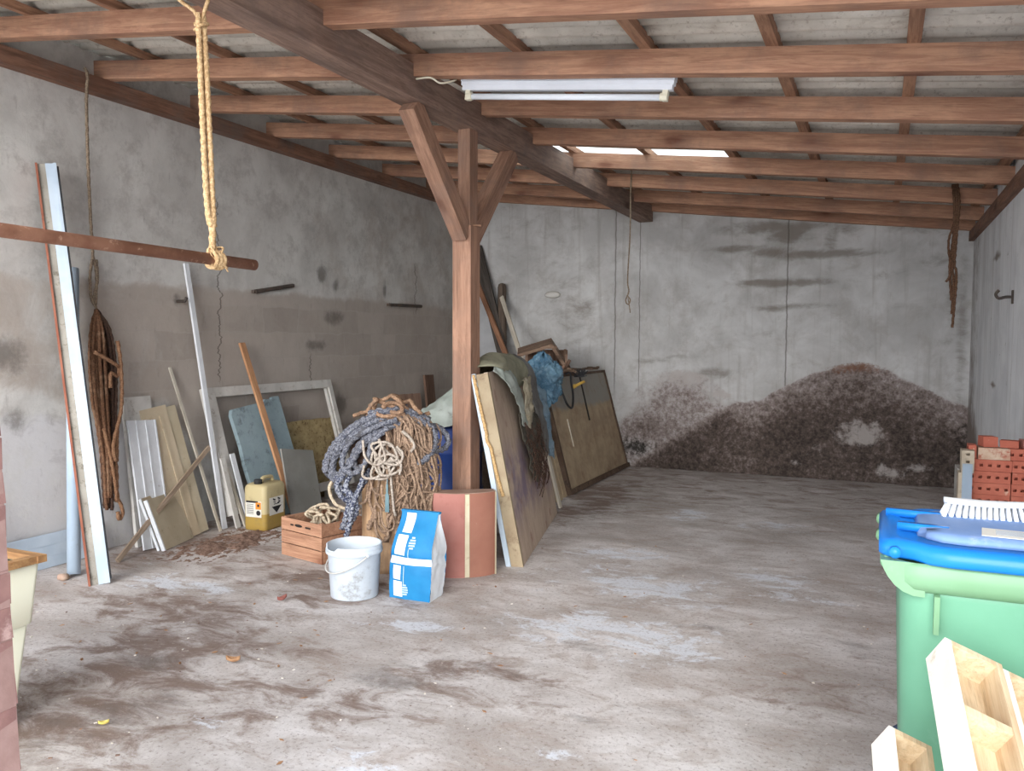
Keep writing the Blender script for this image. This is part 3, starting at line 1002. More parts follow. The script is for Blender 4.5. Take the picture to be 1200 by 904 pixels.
tag(mb.build('fibre_board', M_fibre, None, True, lean((-5.20, 6.78, 0), (-5.32, 6.80, .80), (1, 0, 0))), 'yellowish matted fibre board standing behind the white frame', 'board')
M_greyboard = surf('grey_board', S(140, 138, 132), S(152, 150, 144), 3, S(120, 114, 106), 11, .58, .74, rough=.75, bump=.1)
leaning('grey_board', 'plain grey board leaning right of the plastic canister', 'board', (-4.76, 6.03, 0), (-4.95, 6.12, .585), .46, .016, M_greyboard)
leaning('brown_lath', 'brown wooden lath leaning across the blue-grey sheet', 'lath', (-4.76, 5.86, 0), (-5.32, 5.82, 1.58), .065, .022, M_freshwood)

# ------------------------------------------------------------------ rope hank on the left wall
M_rustrope = rope_mat('rust_brown_rope', S(132, 96, 72), S(98, 68, 50), S(150, 120, 96))
M_darkrope = rope_mat('dark_brown_rope', S(86, 64, 52), S(60, 44, 38))
hank = thing('rope_hank', 'rust-brown rope gathered in a long hank hanging by a cord on the left wall', 'rope', T(-5.33, 4.28, 0))
m = MB()
m.tube(smooth_path([(.06, -.06, 3.56), (.08, -.055, 3.49), (.055, -.05, 3.36), (.03, -.03, 2.9), (.02, -.012, 2.5), (.02, 0, 2.2)], .03), .011, 8, 3)
m.tube(smooth_path([(.02, 0, 2.22), (.02, .025, 2.1), (.02, .02, 1.95), (.03, 0, 1.86), (.02, -.025, 1.93), (.02, -.028, 2.08), (.02, -.005, 2.2)], .02), .010, 8, 3)
m.tube(smooth_path([(.02, .03, 2.2), (.02, .035, 2.05), (.02, .0, 1.92), (.03, .02, 1.80)], .02), .009, 8, 3)
m.build('thin_rope', M_cord, hank, True)
RR = random.Random(4)
m = MB(); m2 = MB(); m3 = MB()
for k in range(24):
    u = (k - 11.5) / 11.5
    wid = RR.uniform(-.1, .1)
    dep = .03 + RR.random() * .07
    bot = RR.choice((.95, .85, .62, .5, .42, .38)) if k % 3 else RR.uniform(.3, .4)
    pth = smooth_path([(.03, .01 + .2 * wid * .1, 1.83), (dep * .8, .02 + wid * .7, 1.68), (dep, .02 + wid, 1.42), (dep, .03 + wid * .85, 1.1), (dep * .9, .05 + wid * .5, (1.1 + bot) / 2), (dep * .7, .06 + wid * .3, bot)], .025)
    (m if k % 2 else m2).tube(pth, .0125, 8, 3)
m.build('coil', M_rustrope, hank, True)
m2.build('coil', M_darkrope, hank, True)
for pts in ([(.12, -.09, 1.52), (.13, .0, 1.47), (.125, .09, 1.42), (.10, .13, 1.40), (.1, .12, 1.33), (.115, .05, 1.36), (.12, .04, 1.25)],
            [(.10, .13, 1.6), (.11, .145, 1.4), (.11, .14, 1.1), (.12, .06, .85), (.13, .05, .75), (.12, .08, .7), (.1, .1, .8), (.08, .13, 1.0)],
            [(.08, .1, .75), (.08, .11, .6), (.07, .12, .42), (.08, .15, .33), (.07, .16, .26), (.07, .13, .24), (.07, .12, .30)],
            [(.09, 0, .95), (.1, .05, .7), (.09, .09, .5), (.07, .11, .38)]):
    m3.tube(smooth_path(pts, .02), .0135, 8, 3)
m3.build('loose_loops', rope_mat('light_brown_rope', S(168, 128, 98), S(132, 96, 72)), hank, True)

# ------------------------------------------------------------------ canister
def mat_canister():
    n = NT('translucent_canister')
    sep = n.n('ShaderNodeSeparateXYZ'); n.link(n.co(), sep.inputs[0])
    z = n.math('ADD', sep.outputs[2], n.math('MULTIPLY', n.noise(n.co(), 9, 4), .01))
    col = n.mix(n.step(z, .145, .152), S(170, 140, 72), S(196, 180, 138))
    col = n.mix(n.math('MULTIPLY', n.step(n.noise(n.co(), 8, 8, .7), .52, .75), .5), col, S(128, 112, 88))
    n.b.inputs['Subsurface Weight'].default_value = .0
    return n.out(col, .45)


M_can = mat_canister()
can = thing('canister', 'yellowish plastic canister with hazard labels and amber liquid', 'canister', T(-4.785, 5.49, 0) @ Rz(.06))
mb = MB()


def rrect(w, d, r, z, n=5):
    out = []
    for cx, cy, a0 in ((w / 2 - r, d / 2 - r, 0), (-w / 2 + r, d / 2 - r, 90), (-w / 2 + r, -d / 2 + r, 180), (w / 2 - r, -d / 2 + r, 270)):
        for k in range(n + 1):
            a = math.radians(a0 + 90 * k / n)
            out.append(V((cx + r * math.cos(a), cy + r * math.sin(a), z)))
    return out


rings = [mb.ring(rrect(.225 * k, .295 * k2, r, z)) for k, k2, r, z in ((.90, .93, .03, 0), (.98, .985, .035, .012), (1, 1, .038, .05), (1, 1, .038, .27), (1, 1, .04, .355), (.95, .965, .045, .378), (.82, .88, .05, .392))]
mb.skin(rings)
mb.build('body', M_can, can, True)
hd = MB().tube(smooth_path([(0, .10, .385), (0, .09, .425), (0, .04, .432), (0, -.03, .43), (0, -.045, .39)], .015), .017, 10)
hd.build('handle', M_can, can, True)
MB().lathe([(.034, .39), (.034, .425), (.030, .43), (.004, .431)], 20, (0, -.09, 0)).build('screw_cap', M_black, can, True)
M_lab = surf('paper_label', S(220, 216, 206), S(230, 226, 216), 8, S(190, 176, 150), 10, .6, .8, rough=.8, bump=0)
M_ink = surf('black_ink', S(36, 34, 36), S(44, 42, 44), 8, rough=.8, bump=0)
M_orange = surf('orange_print', S(226, 138, 54), S(232, 150, 66), 8, rough=.8, bump=0)
lb = MB().box(.16, .0015, .135, (-.005, -.1485, .185)).build('front_label', M_lab, can)
MB().box(.055, .001, .06, (.045, -.1497, .215)).build('hazard_square', M_orange, lb)
mi = MB().box(.12, .001, .016, (-.02, -.1497, .247)).lathe([(.022, 0), (.001, .001)], 14)
for v in mi.bm.verts[8:]:
    v.co = V((v.co.x + .045, -.1497 - v.co.z * .3, v.co.y + .155))
for k in range(7):
    mi.box(.07, .001, .004, (-.038, -.1497, .225 - k * .013))
mi.box(.02, .001, .022, (.045, -.1503, .218))
mi.build('label_print', M_ink, lb)
lb = MB().box(.0015, .19, .15, (.1135, .005, .20)).build('side_label', M_lab, can)
# corrosive pictogram: dripping bottles over a black lower triangle
mi = MB().prism([(-.065, .0), (.065, .0), (0, -.058)], 0, .001, T(.1147, .005, .195) @ Matrix(((0, 0, 1, 0), (1, 0, 0, 0), (0, 1, 0, 0), (0, 0, 0, 1))))
for a, b, w in ((-.05, .052, .03), (.015, .052, .03)):
    mi.box(.001, .036, .012, (.1147, .005 + a + .018, .255), Rx(-.35).to_3x3())
    for k in range(3):
        mi.box(.001, .004, .02, (.1147, .005 + a + .012 + k * .01, .238 - .004 * k))
mi.box(.001, .075, .006, (.1147, .005, .214))
mi.box(.001, .04, .010, (.1147, .035, .222), Rx(.3).to_3x3())
mi.build('corrosive_symbol', M_ink, lb)

# ------------------------------------------------------------------ slatted crate with rope in it
ang = math.atan2(-.117, .466)
W_crate = wood('crate_wood', S(186, 142, 114), S(158, 116, 92), 'x', S(120, 76, 56))
cr = thing('wooden_crate', 'small slatted wooden crate holding rope ends beside the tree stump', 'crate', T(-4.06, 4.84, 0) @ Rz(ang) @ T(.235, .19, 0))
cw, cd, chh = .47, .38, .295
for k, z in enumerate((.05, .148, .245)):
    hgt = .09
    mb = MB().box(cw, .012, hgt, (0, -cd / 2, z))
    mb.bevel(.002, 1).build('slat', W_crate, cr)
    MB().box(cw, .012, hgt, (0, cd / 2, z)).bevel(.002, 1).build('slat', W_crate, cr)
    for sx in (-1, 1):
        MB().box(.012, cd - .014, hgt, (sx * (cw / 2 - .007), 0, z)).bevel(.002, 1).build('slat', W_crate, cr)
for sx in (-1, 1):
    for sy in (-1, 1):
        MB().box(.028, .028, chh, (sx * (cw / 2 - .03), sy * (cd / 2 - .022), chh / 2)).bevel(.002, 1).build('corner_post', W_crate, cr)
MB().box(cw - .03, cd - .03, .01, (0, 0, .012)).build('bottom_board', W_crate, cr)
M_hole = surf('dark_handle_slot', S(30, 26, 24), S(40, 34, 30), 6, bump=0)
mb = MB().prism([(.04 * math.cos(a) * 1.1, .011 * math.sin(a)) for a in [2 * math.pi * i / 16 for i in range(16)]], -.001, .001, T(-.03, -cd / 2 - .0068, .248) @ Rx(math.pi / 2))
for dx, w in ((-.105, .035), (.08, .06)):
    mb.box(w, .002, .012, (dx, -cd / 2 - .0068, .246))
mb.build('handle_slot', M_hole, cr)
M_beigerope = rope_mat('beige_rope', S(206, 190, 166), S(166, 148, 126), S(140, 122, 102))
RR = random.Random(8)
m = MB()
for k in range(9):
    x0 = RR.uniform(-.17, .15); y0 = RR.uniform(-.12, .12)
    pts = [(x0, y0, .03)]
    for j in range(5):
        pts.append((max(-.18, min(.18, x0 + RR.uniform(-.1, .1))), max(-.14, min(.14, y0 + RR.uniform(-.07, .07))), (.2, .30, .345, .30, .1)[j] + RR.uniform(-.03, .02)))
        x0 += RR.uniform(-.02, .05)
    m.tube(smooth_path(pts, .015), .011, 8, 3)
tag(m.build('crate_rope', M_beigerope, None, True, T(-4.06, 4.84, 0) @ Rz(ang) @ T(.235, .19, 0)), 'beige rope ends looping out of the small slatted crate', 'rope')

# ------------------------------------------------------------------ stump with heaped ropes
ER, EF = V((.918, .397, 0)), V((-.397, .918, 0))
HC = V((-3.15, 4.90, 0))
hm = Matrix(((ER.x, EF.x, 0, HC.x), (ER.y, EF.y, 0, HC.y), (0, 0, 1, 0), (0, 0, 0, 1)))   # x right, y away, z up
W_stump = wood('stump_wood', S(212, 178, 142), S(180, 144, 110), 'z', S(132, 98, 72), dirt=S(150, 118, 92))
mb = MB()
n = 28
rings = []
for z in (0, .04, .2, .4, .6, .74, .78):
    pts = []
    for i in range(n):
        a = 2 * math.pi * i / n
        c_, s_ = math.cos(a), math.sin(a)
        k = (abs(c_) ** 3.5 + abs(s_) ** 3.5) ** (-1 / 3.5)
        r = .185 * k * (1 + .03 * noise.noise(V((c_ * 2, s_ * 2, z * 1.2))) + .12 * sst(.15 - z, 0, .15) * .4) * (.97 if z > .77 else 1)
        pts.append(V((r * c_, r * s_ * .95, z)))
    rings.append(mb.ring(pts))
mb.skin(rings)
st = mb.build('tree_stump', W_stump, None, True, hm)
tag(st, 'upright pale wooden stump under a heap of old ropes', 'stump')

M_bluerope = rope_mat('blue_grey_rope', S(132, 133, 140), S(66, 68, 80), S(74, 72, 74))


def braid_mat():
    n = NT('blue_white_braid')
    co = n.co((1, 1, 1))
    v = n.n('ShaderNodeTexVoronoi'); n.link(co, v.inputs['Vector']); v.inputs['Scale'].default_value = 70
    col = n.mix(n.step(n.noise(co, 75, 2, .5), .46, .56), S(62, 66, 86), S(150, 152, 160))
    col = n.mix(n.step(n.noise(co, 9, 5, .6), .55, .75), col, S(96, 92, 92))
    n.bump(v.outputs['Distance'], .6, .006)
    return n.out(col, .9)


M_braid = braid_mat()
M_brownrope = rope_mat('brown_hemp', S(164, 138, 116), S(120, 98, 82), S(104, 84, 70))
M_tanrope = rope_mat('tan_thick_rope', S(164, 132, 106), S(126, 98, 78), S(112, 92, 78))
M_whiterope = rope_mat('white_rope', S(186, 174, 162), S(150, 138, 126), S(130, 116, 104))


def dome(u, v):
    """distance toward the viewer (-y) of the heap's surface at u right, v height"""
    du = (u - .02) / .40
    dv = (v - .78) / .44 if v > .78 else 0
    k = 1 - du * du - dv * dv
    b = .30 * math.sqrt(max(k, .03))
    return -b


def hp(pts, off=0.0, jit=.0):
    return [(u, dome(u, v) - off + RR.uniform(-jit, jit), v) for u, v in pts]


P2 = lambda x, y: ((x - 445) * .00595, 1.237 - (y - 462) * .0061)     # heap drawing units to metres
# core: matted brown rope mass that carries the loops
RR = random.Random(21)
mb = MB()
mb.lathe([(.02, .70), (.22, .71), (.30, .78), (.31, .90), (.26, 1.03), (.16, 1.11), (.02, 1.13)], 26, (.03, 0, 0))
for v in mb.bm.verts:
    v.co += noise.noise_vector(v.co * 7) * .035
bmesh.ops.subdivide_edges(mb.bm, edges=mb.bm.edges[:], cuts=1, use_grid_fill=True)
for v in mb.bm.verts:
    v.co += noise.noise_vector(v.co * 22) * .012
brown = thing('brown_rope', 'matted brown hemp rope spilling down the right side of the stump', 'rope', hm)
mb.build('matted_core', M_darkrope, brown, True)
m = MB()
for k in range(52):
    x, y = RR.uniform(440, 490), RR.uniform(486, 500)
    pts = [P2(x - 10, y - 6), P2(x, y)]
    end = RR.choice((552, 575, 590, 604, 560, 612))
    vx = RR.uniform(.1, 1.0)
    while y < end and len(pts) < 9:
        y += RR.uniform(10, 22)
        x = min(505, max(452, x + vx * RR.uniform(2, 12) + RR.uniform(-7, 6)))
        if y > 545:
            vx = RR.uniform(-1.2, .3)
        pts.append(P2(x, y))
    if RR.random() < .4:
        sgn = RR.choice((-1, 1)) if x < 490 else -1
        pts += [P2(x + sgn * 6, y + 5), P2(x + sgn * 13, y - 4), P2(x + sgn * 15, y - 20)]
    m.tube(smooth_path(hp(pts, RR.uniform(.0, .06), .012), .02), RR.uniform(.0065, .0115), 7, 3, 6)
for k in range(40):
    x0 = RR.uniform(450, 500); y0 = RR.uniform(500, 595)
    a0 = RR.uniform(0, 6.28); rr = RR.uniform(6, 18); sw = RR.uniform(.5, 1.1)
    pts = [P2(min(508, x0 + rr * math.cos(a0 + i * sw) + RR.uniform(-4, 4)), y0 + rr * 1.2 * math.sin(a0 + i * sw) + RR.uniform(-4, 4)) for i in range(6)]
    m.tube(smooth_path(hp(pts, RR.uniform(.01, .06)), .02), RR.uniform(.006, .010), 7, 3, 6)
m.build('hanging_strands', M_brownrope, brown, True)
m = MB()
for x0, x1, yb in ((436, 430, 610), (452, 452, 624), (424, 415, 592), (428, 434, 606)):
    pts = [P2(x0 + 6, 545), P2(x0 + 3, 560), P2(x0, 580), P2(x1, yb - 8), P2(x1 + RR.uniform(-5, 3), yb)]
    q = [(u, min(dome(u, vv), -.2) - .015 if vv > .76 else -.205 - .012 * (vv < .7), vv) for u, vv in pts]
    m.tube(smooth_path(q, .015), .0105, 8, 3, 5)
    m.tube([V(q[-1]) + V((0, 0, .02)), V(q[-1]) - V((0, 0, .018))], .017, 8)
m.build('front_strands', M_brownrope, brown, True)

blue = thing('blue_rope', 'thick blue-grey braided rope looped over the left of the stump', 'rope', hm)
m = MB()
LOOPS = [[(468, 478), (440, 482), (408, 498), (382, 520), (371, 545), (378, 556), (395, 548), (412, 528), (430, 508), (462, 492)],
         [(470, 482), (436, 490), (408, 508), (388, 532), (384, 548), (394, 552), (408, 540), (424, 516), (452, 496)],
         [(462, 488), (436, 496), (412, 510), (400, 528), (401, 542), (414, 546), (428, 534), (436, 512), (452, 496)],
         [(470, 488), (445, 494), (422, 512), (412, 528), (416, 540), (426, 537), (434, 520), (446, 500), (466, 492)],
         [(470, 474), (450, 478), (420, 490), (396, 508), (378, 534), (372, 552)],
         [(460, 476), (430, 486), (404, 504), (390, 524), (380, 552), (388, 558)],
         [(440, 478), (466, 486), (490, 494), (506, 500), (516, 512), (513, 523), (500, 526), (492, 534), (486, 532)],
         [(450, 474), (478, 484), (500, 500), (503, 518), (494, 531), (484, 536)],
         [(428, 482), (450, 477), (476, 480), (496, 490)],
         [(416, 492), (440, 484), (468, 484), (488, 492)]]
for i, lp in enumerate(LOOPS):
    m.tube(smooth_path(hp([P2(*q) for q in lp], .03 + .018 * (i % 3), .004), .012), .0185, 10, 3, 4.2, .3)
m.build('loops', M_bluerope, blue, True)
m = MB()
for i, lp in enumerate(([(412, 545), (402, 560), (405, 580), (400, 602), (396, 612)], [(424, 548), (418, 565), (410, 585), (406, 606), (402, 620)], [(390, 552), (396, 566), (408, 572), (414, 590), (402, 612)], [(400, 550), (392, 562), (398, 575), (412, 582)], [(430, 540), (424, 556), (414, 572), (408, 600)])):
    q = [(u, -.235 - .02 * (i % 2), v) for u, v in [P2(*a) for a in lp]]
    m.tube(smooth_path(q, .012), .0175, 10, 3, 3.4, .34)
m.build('hanging_braids', M_braid, blue, True)
m = MB()
m.tube(smooth_path([(u, -.12, v) for u, v in [P2(*a) for a in ((384, 556), (378, 570), (384, 586), (396, 592), (410, 588))]], .012), .012, 8, 3)
m.build('pale_loop', M_beigerope, blue, True)

m = MB()
TOPS = [[(408, 486), (420, 482), (440, 480), (466, 482), (484, 486), (496, 482)],
        [(424, 480), (434, 470), (446, 466), (456, 462), (464, 470), (472, 480), (460, 484), (440, 482)],
        [(432, 466), (444, 470), (454, 474), (464, 472), (474, 468), (480, 474), (488, 482)],
        [(454, 462), (462, 466), (470, 476), (478, 484), (470, 488), (450, 486), (434, 484), (424, 486)],
        [(430, 474), (438, 466), (436, 470), (434, 478), (446, 484), (470, 482)],
        [(446, 474), (452, 470), (462, 471), (468, 477), (462, 480), (452, 479), (446, 474)]]
RR = random.Random(5)
for i, lp in enumerate(TOPS):
    q = [(u, (-.16 + .04 * math.sin(j * 1.7 + i)) - .02 * i, v + .0) for j, (u, v) in enumerate([P2(*a) for a in lp])]
    m.tube(smooth_path(q, .012), .0135, 9, 3, 5)
tr_ = m.build('tan_rope', M_tanrope, None, True, hm)
tag(tr_, 'thick tan rope coiled on the very top of the heaped ropes', 'rope')

m = MB()
RR = random.Random(33)
for k in range(10):
    x0, y0 = RR.uniform(438, 464), RR.uniform(520, 545)
    a0 = RR.uniform(0, 6.28)
    pts = [P2(x0 + 13 * math.cos(a0 + j * 1.05) + RR.uniform(-4, 4), y0 + 11 * math.sin(a0 + j * 1.05) + RR.uniform(-4, 4)) for j in range(6)]
    m.tube(smooth_path(hp(pts, .065 + RR.uniform(0, .04)), .015), .0085, 8, 3)
m.tube(smooth_path(hp([P2(*a) for a in ((450, 525), (456, 545), (458, 565), (460, 585), (462, 592))], .07), .015), .0085, 8, 3)
m.tube(smooth_path(hp([P2(*a) for a in ((468, 500), (476, 506), (482, 516), (478, 522))], .07), .015), .011, 8, 3)
tag(m.build('white_rope', M_whiterope, None, True, hm), 'tangled off-white cord in the middle of the heaped ropes', 'cord')
M_teal = surf('teal_plastic', S(86, 112, 120), S(104, 130, 136), 6, rough=.5, bump=0)
mb = MB().box(.028, .014, .12, (0, 0, 0), None, .8).bevel(.004, 2).box(.012, .012, .07, (0, 0, .09)).tube([(0, 0, .12), (0, .02, .19)], .004, 6)
u, v = P2(453, 577)
tag(mb.build('cord_toggle', M_teal, None, False, hm @ T(u, dome(u, v) - .085, v)), 'small blue-grey plastic toggle dangling from the heaped ropes', 'toggle')

# ------------------------------------------------------------------ white bucket
def mat_bucket():
    n = NT('scuffed_white_plastic')
    co = n.co()
    sep = n.n('ShaderNodeSeparateXYZ'); n.link(co, sep.inputs[0])
    m_ = n.step(n.noise(co, 6, 8, .75), .5, .68)
    side = n.step(sep.outputs[0], .02, .09)
    mid = n.math('MULTIPLY', n.math('MULTIPLY', m_, side), n.math('SUBTRACT', 1.0, n.step(sep.outputs[2], .2, .26), clamp=True))
    col = n.mix(n.math('MULTIPLY', mid, .75), S(204, 212, 220), S(122, 116, 112))
    col = n.mix(n.math('MULTIPLY', n.step(n.noise(co, 22, 7, .7), .55, .75), .35), col, S(170, 164, 158))
    return n.out(col, .5)


M_bucket = mat_bucket()
bk = thing('bucket', 'scuffed white plastic bucket with its wire handle hanging down', 'bucket', T(-3.005, 4.265, 0) @ Rz(-.5))
mb = MB()
n = 40
prof = [(.002, .006), (.135, .004), (.146, 0), (.15, .006), (.165, .27), (.17, .275), (.178, .28), (.178, .305), (.172, .308), (.174, .312), (.174, .332), (.168, .334), (.163, .33), (.161, .28), (.142, .012), (.002, .012)]
mb.lathe(prof, n)
for v in mb.bm.verts:        # the rim is broken away at one place
    a = math.degrees(math.atan2(v.co.y, v.co.x))
    if v.co.z > .306 and -112 < a < -68:
        v.co.z -= .022
mb.build('pail', M_bucket, bk, True)
pts = []
for i in range(25):
    a = math.pi * i / 24
    x, q = .186 * math.cos(a), .19 * math.sin(a)
    pts.append((x * 1.0, -q * .93, .285 - q * .60))
MB().tube(pts, .0045, 8).build('handle', M_whitegrey, bk, True)
for sx in (-1, 1):
    MB().tube([(sx * .17, 0, .285), (sx * .193, 0, .285)], .011, 10).build('handle_lug', M_bucket, bk, True)

# ------------------------------------------------------------------ cement bag
M_bagblue = surf('blue_paper_bag', S(28, 114, 166), S(36, 126, 178), 4, S(64, 138, 180), 14, .6, .8, rough=.6, bump=.2, bs=14)
M_bagwhite = surf('white_paper_bag', S(220, 226, 232), S(232, 236, 240), 4, rough=.65, bump=.2, bs=14)
bag = thing('cement_bag', 'upright blue and white paper bag of cement beside the bucket', 'bag', T(-2.635, 4.40, 0) @ Rz(.03))


def bag_pt(face, u, v):
    """u across, v up; half widths bulge below and pinch at the folded top"""
    h = .53
    z = v * h
    bul = 1 + .12 * math.sin(math.pi * min(1, v * 1.15)) * .5
    w = (.142 - .012 * sst(v, .1, 1.0)) * bul
    d = (.085 * (1 - .80 * sst(v, .55, 1.0))) * (1 + .16 * math.sin(math.pi * v))
    crease = .012 * math.exp(-((v - .47 + .05 * (u - .5)) / .035) ** 2)
    ww = noise.noise(V((u * 4, v * 6, face * 3))) * .006 + .0018 * math.sin(v * 60 + u * 6) * (1 if face == 1 and v < .45 else .2)
    if face == 0:
        x, y = (-w + 2 * w * u), -d - .022 * math.sin(math.pi * u) * math.sin(math.pi * min(1, v * 1.05)) + ww + crease
    elif face == 1:
        x, y = w - .03 * math.sin(math.pi * u) * sst(v, .5, 1) + ww - crease, (-d + 2 * d * u)
    elif face == 2:
        x, y = (w - 2 * w * u), d + ww
    else:
        x, y = -w + ww + crease, (d - 2 * d * u)
    lean_ = .05 * v
    return V((x + .012 * v, y + lean_, z))


def bag_face(face, mat, name, u0=0, u1=1, v0=0, v1=1, off=0.0, parent=None, nu=14, nv=36):
    mb = MB()
    nrm = {0: V((0, -1, 0)), 1: V((1, 0, 0)), 2: V((0, 1, 0)), 3: V((-1, 0, 0))}[face]
    mb.grid(lambda u, v: bag_pt(face, u0 + (u1 - u0) * u, v0 + (v1 - v0) * v) + nrm * off, nu, nv)
    return mb.build(name, mat, parent or bag, True)


fr_ = bag_face(0, M_bagblue, 'front')
bag_face(1, M_bagwhite, 'side_gusset')
bag_face(2, M_bagblue, 'back')
bag_face(3, M_bagblue, 'side_gusset')
mb = MB().box(.272, .028, .012, (.012, .05, .531)).bevel(.003, 1)
mb.build('folded_top', M_bagblue, bag)
MB().box(.28, .15, .006, (0, 0, .004)).build('base', M_bagblue, bag)
bag_face(0, M_bagwhite, 'white_band', 0.02, 1, .42, .50, .003, fr_, 14, 5)
for (a, b, c, d) in ((.16, .42, .77, .985), (.10, .38, .525, .745), (.11, .30, .235, .40), (.11, .34, .03, .215)):
    bag_face(0, M_bagwhite, 'white_patch', a, b, c, d, .003, fr_, 6, 8)
M_grtext = surf('faint_grey_print', S(170, 196, 214), S(180, 204, 220), 8, rough=.8, bump=0)
for (a, b, c, d) in ((.19, .39, .80, .95), (.14, .35, .56, .72), (.14, .28, .26, .38), (.15, .31, .06, .19)):
    for k in range(5):
        vv = c + (d - c) * k / 5
        bag_face(0, M_grtext, 'print_line', a, b - .03 * (k % 2), vv, vv + (d - c) * .07, .0042, fr_, 4, 1)
for (cu, cv) in ((.52, .66), (.40, .11)):
    for k in range(5):
        w = (.05, .075, .08, .07, .04)[k]
        bag_face(0, M_grtext, 'print_mark', cu - w, cu + w, cv + .028 * (k - 2), cv + .028 * (k - 2) + .018, .0035, fr_, 4, 1)
bag_face(0, M_grtext, 'print_line', .46, .475, .5, .60, .0035, fr_, 1, 4)
bag_face(0, M_grtext, 'print_line', .37, .385, .17, .40, .0035, fr_, 1, 4)

# ------------------------------------------------------------------ clay half-round tile block
M_clay = surf('red_clay', S(158, 102, 92), S(170, 116, 106), 3, S(138, 88, 78), 8, .58, .8, rough=.7, bump=.12)
M_clay2 = surf('brown_clay', S(148, 100, 84), S(160, 112, 94), 3, S(206, 190, 172), 20, .66, .74, rough=.7, bump=.12)
M_creamst = surf('cream_glaze', S(202, 190, 160), S(214, 204, 178), 6, S(170, 150, 120), 16, .58, .75, rough=.6, bump=.1)
ax = V((.32, .20, 0)).normalized(); ay = V((-ax.y, ax.x, 0))
tc = V((-2.605, 4.965, 0))
tm = Matrix(((ax.x, ay.x, 0, tc.x), (ax.y, ay.y, 0, tc.y), (0, 0, 1, 0), (0, 0, 0, 1)))
tile = thing('clay_tiles', 'standing half-round red clay tile block with a cream stripe before the post', 'tile', tm)


def arc(x0, x1, inset=0.0, n=12):
    out = []
    for i in range(n + 1):
        x = x0 + (x1 - x0) * i / n
        out.append((x, -.155 * math.sqrt(max(0, 1 - (x / .262) ** 2)) + .045 + inset))
    return out


TH = .575
yb_ = .055
MB().prism(arc(-.205, .012) + [(.012, yb_), (-.205, yb_)], 0, TH).bevel(.006, 2, 50).build('clay_half', M_clay, tile)
MB().prism(arc(.045, .225) + [(.225, yb_), (.045, yb_)], 0, TH).bevel(.006, 2, 50).build('clay_half', M_clay2, tile)
MB().prism(arc(-.2, .222, .004) + [(.222, yb_ - .003), (-.2, yb_ - .003)], TH, TH + .004).build('dusty_top', surf('dusty_top', S(166, 140, 124), S(150, 120, 104), 8), tile)
MB().prism(arc(.0125, .0445, .006, 4) + [(.0445, yb_), (.0125, yb_)], .001, TH - .004).build('cream_stripe', M_creamst, tile)
MB().prism([(-.228, -.03), (-.206, -.05), (-.206, yb_), (-.228, yb_)], 0, TH - .003).build('cream_edge', M_creamst, tile)
MB().prism([(.226, -.045), (.236, -.035), (.236, yb_), (.226, yb_)], 0, TH - .003).build('cream_edge', M_creamst, tile)

# ------------------------------------------------------------------ behind the post: barrel, sheets, boards
M_barrel = surf('dark_blue_plastic', S(34, 58, 120), S(44, 70, 136), 3, S(60, 72, 110), 9, .6, .8, rough=.45, bump=.05)
M_barreltop = surf('blue_plastic', S(48, 88, 168), S(60, 100, 180), 3, rough=.45, bump=.05)
ba = thing('plastic_barrel', 'dark blue plastic barrel standing behind the post and the heaped ropes', 'barrel', T(-3.45, 6.35, 0))
mb = MB().lathe([(.27, 0), (.285, .02), (.285, .28), (.296, .295), (.296, .325), (.285, .34), (.285, .62), (.296, .635), (.296, .665), (.285, .68), (.285, .90), (.26, .935)], 32)
mb.build('drum', M_barrel, ba, True)
MB().lathe([(.255, .93), (.275, .935), (.28, .96), (.27, .985), (.25, .985), (.245, .95)], 32).build('lid', M_barreltop, ba, True)

M_tarp = surf('grey_green_tarp', S(150, 158, 150), S(176, 182, 176), 4, S(108, 112, 102), 8, .5, .7, rough=.6, bump=.4, bs=12)
M_olive = surf('olive_canvas', S(128, 126, 106), S(150, 148, 128), 4, S(96, 94, 78), 10, .5, .7, rough=.85, bump=.4, bs=18)
M_greycloth = surf('grey_felt', S(104, 102, 100), S(124, 122, 120), 6, S(78, 74, 70), 14, .5, .7, rough=.95, bump=.4)
M_darkcloth = surf('dark_sacking', S(70, 66, 58), S(96, 90, 80), 6, S(48, 46, 42), 14, .5, .7, rough=.95, bump=.6)


def mat_net():
    n = NT('blue_plastic_film')
    co = n.co()
    col = n.mix(n.step(n.noise(co, 7, 7, .7), .4, .65), S(78, 112, 136), S(118, 152, 172))
    col = n.mix(n.math('MULTIPLY', n.step(n.noise(co, 30, 5, .7), .55, .7), .5), col, S(150, 178, 192))
    n.b.inputs['Transmission Weight'].default_value = .12
    n.bump(n.noise(co, 16, 4, .6, 1.0), .5, .015)
    return n.out(col, .25)


M_net = mat_net()
o = cloth([[(-3.66, 6.05, .90), (-3.55, 6.02, .88), (-3.42, 6.0, .86), (-3.30, 6.02, .88), (-3.2, 6.1, .9)],
           [(-3.62, 6.12, 1.0), (-3.54, 6.1, 1.0), (-3.43, 6.08, 1.02), (-3.32, 6.1, 1.03), (-3.2, 6.15, 1.03)],
           [(-3.55, 6.2, 1.06), (-3.5, 6.2, 1.08), (-3.42, 6.2, 1.12), (-3.34, 6.2, 1.15), (-3.2, 6.2, 1.16)],
           [(-3.44, 6.32, 1.09), (-3.42, 6.32, 1.14), (-3.38, 6.32, 1.24), (-3.33, 6.32, 1.28), (-3.2, 6.32, 1.27)],
           [(-3.44, 6.5, 1.02), (-3.40, 6.5, 1.1), (-3.36, 6.5, 1.2), (-3.32, 6.5, 1.24), (-3.2, 6.5, 1.24)]], 36, 36, .03, 6, 3).build('plastic_sheet', M_tarp, None, True)
tag(solid(o, .006), 'crumpled grey-green plastic sheet thrown over the blue barrel', 'sheet')

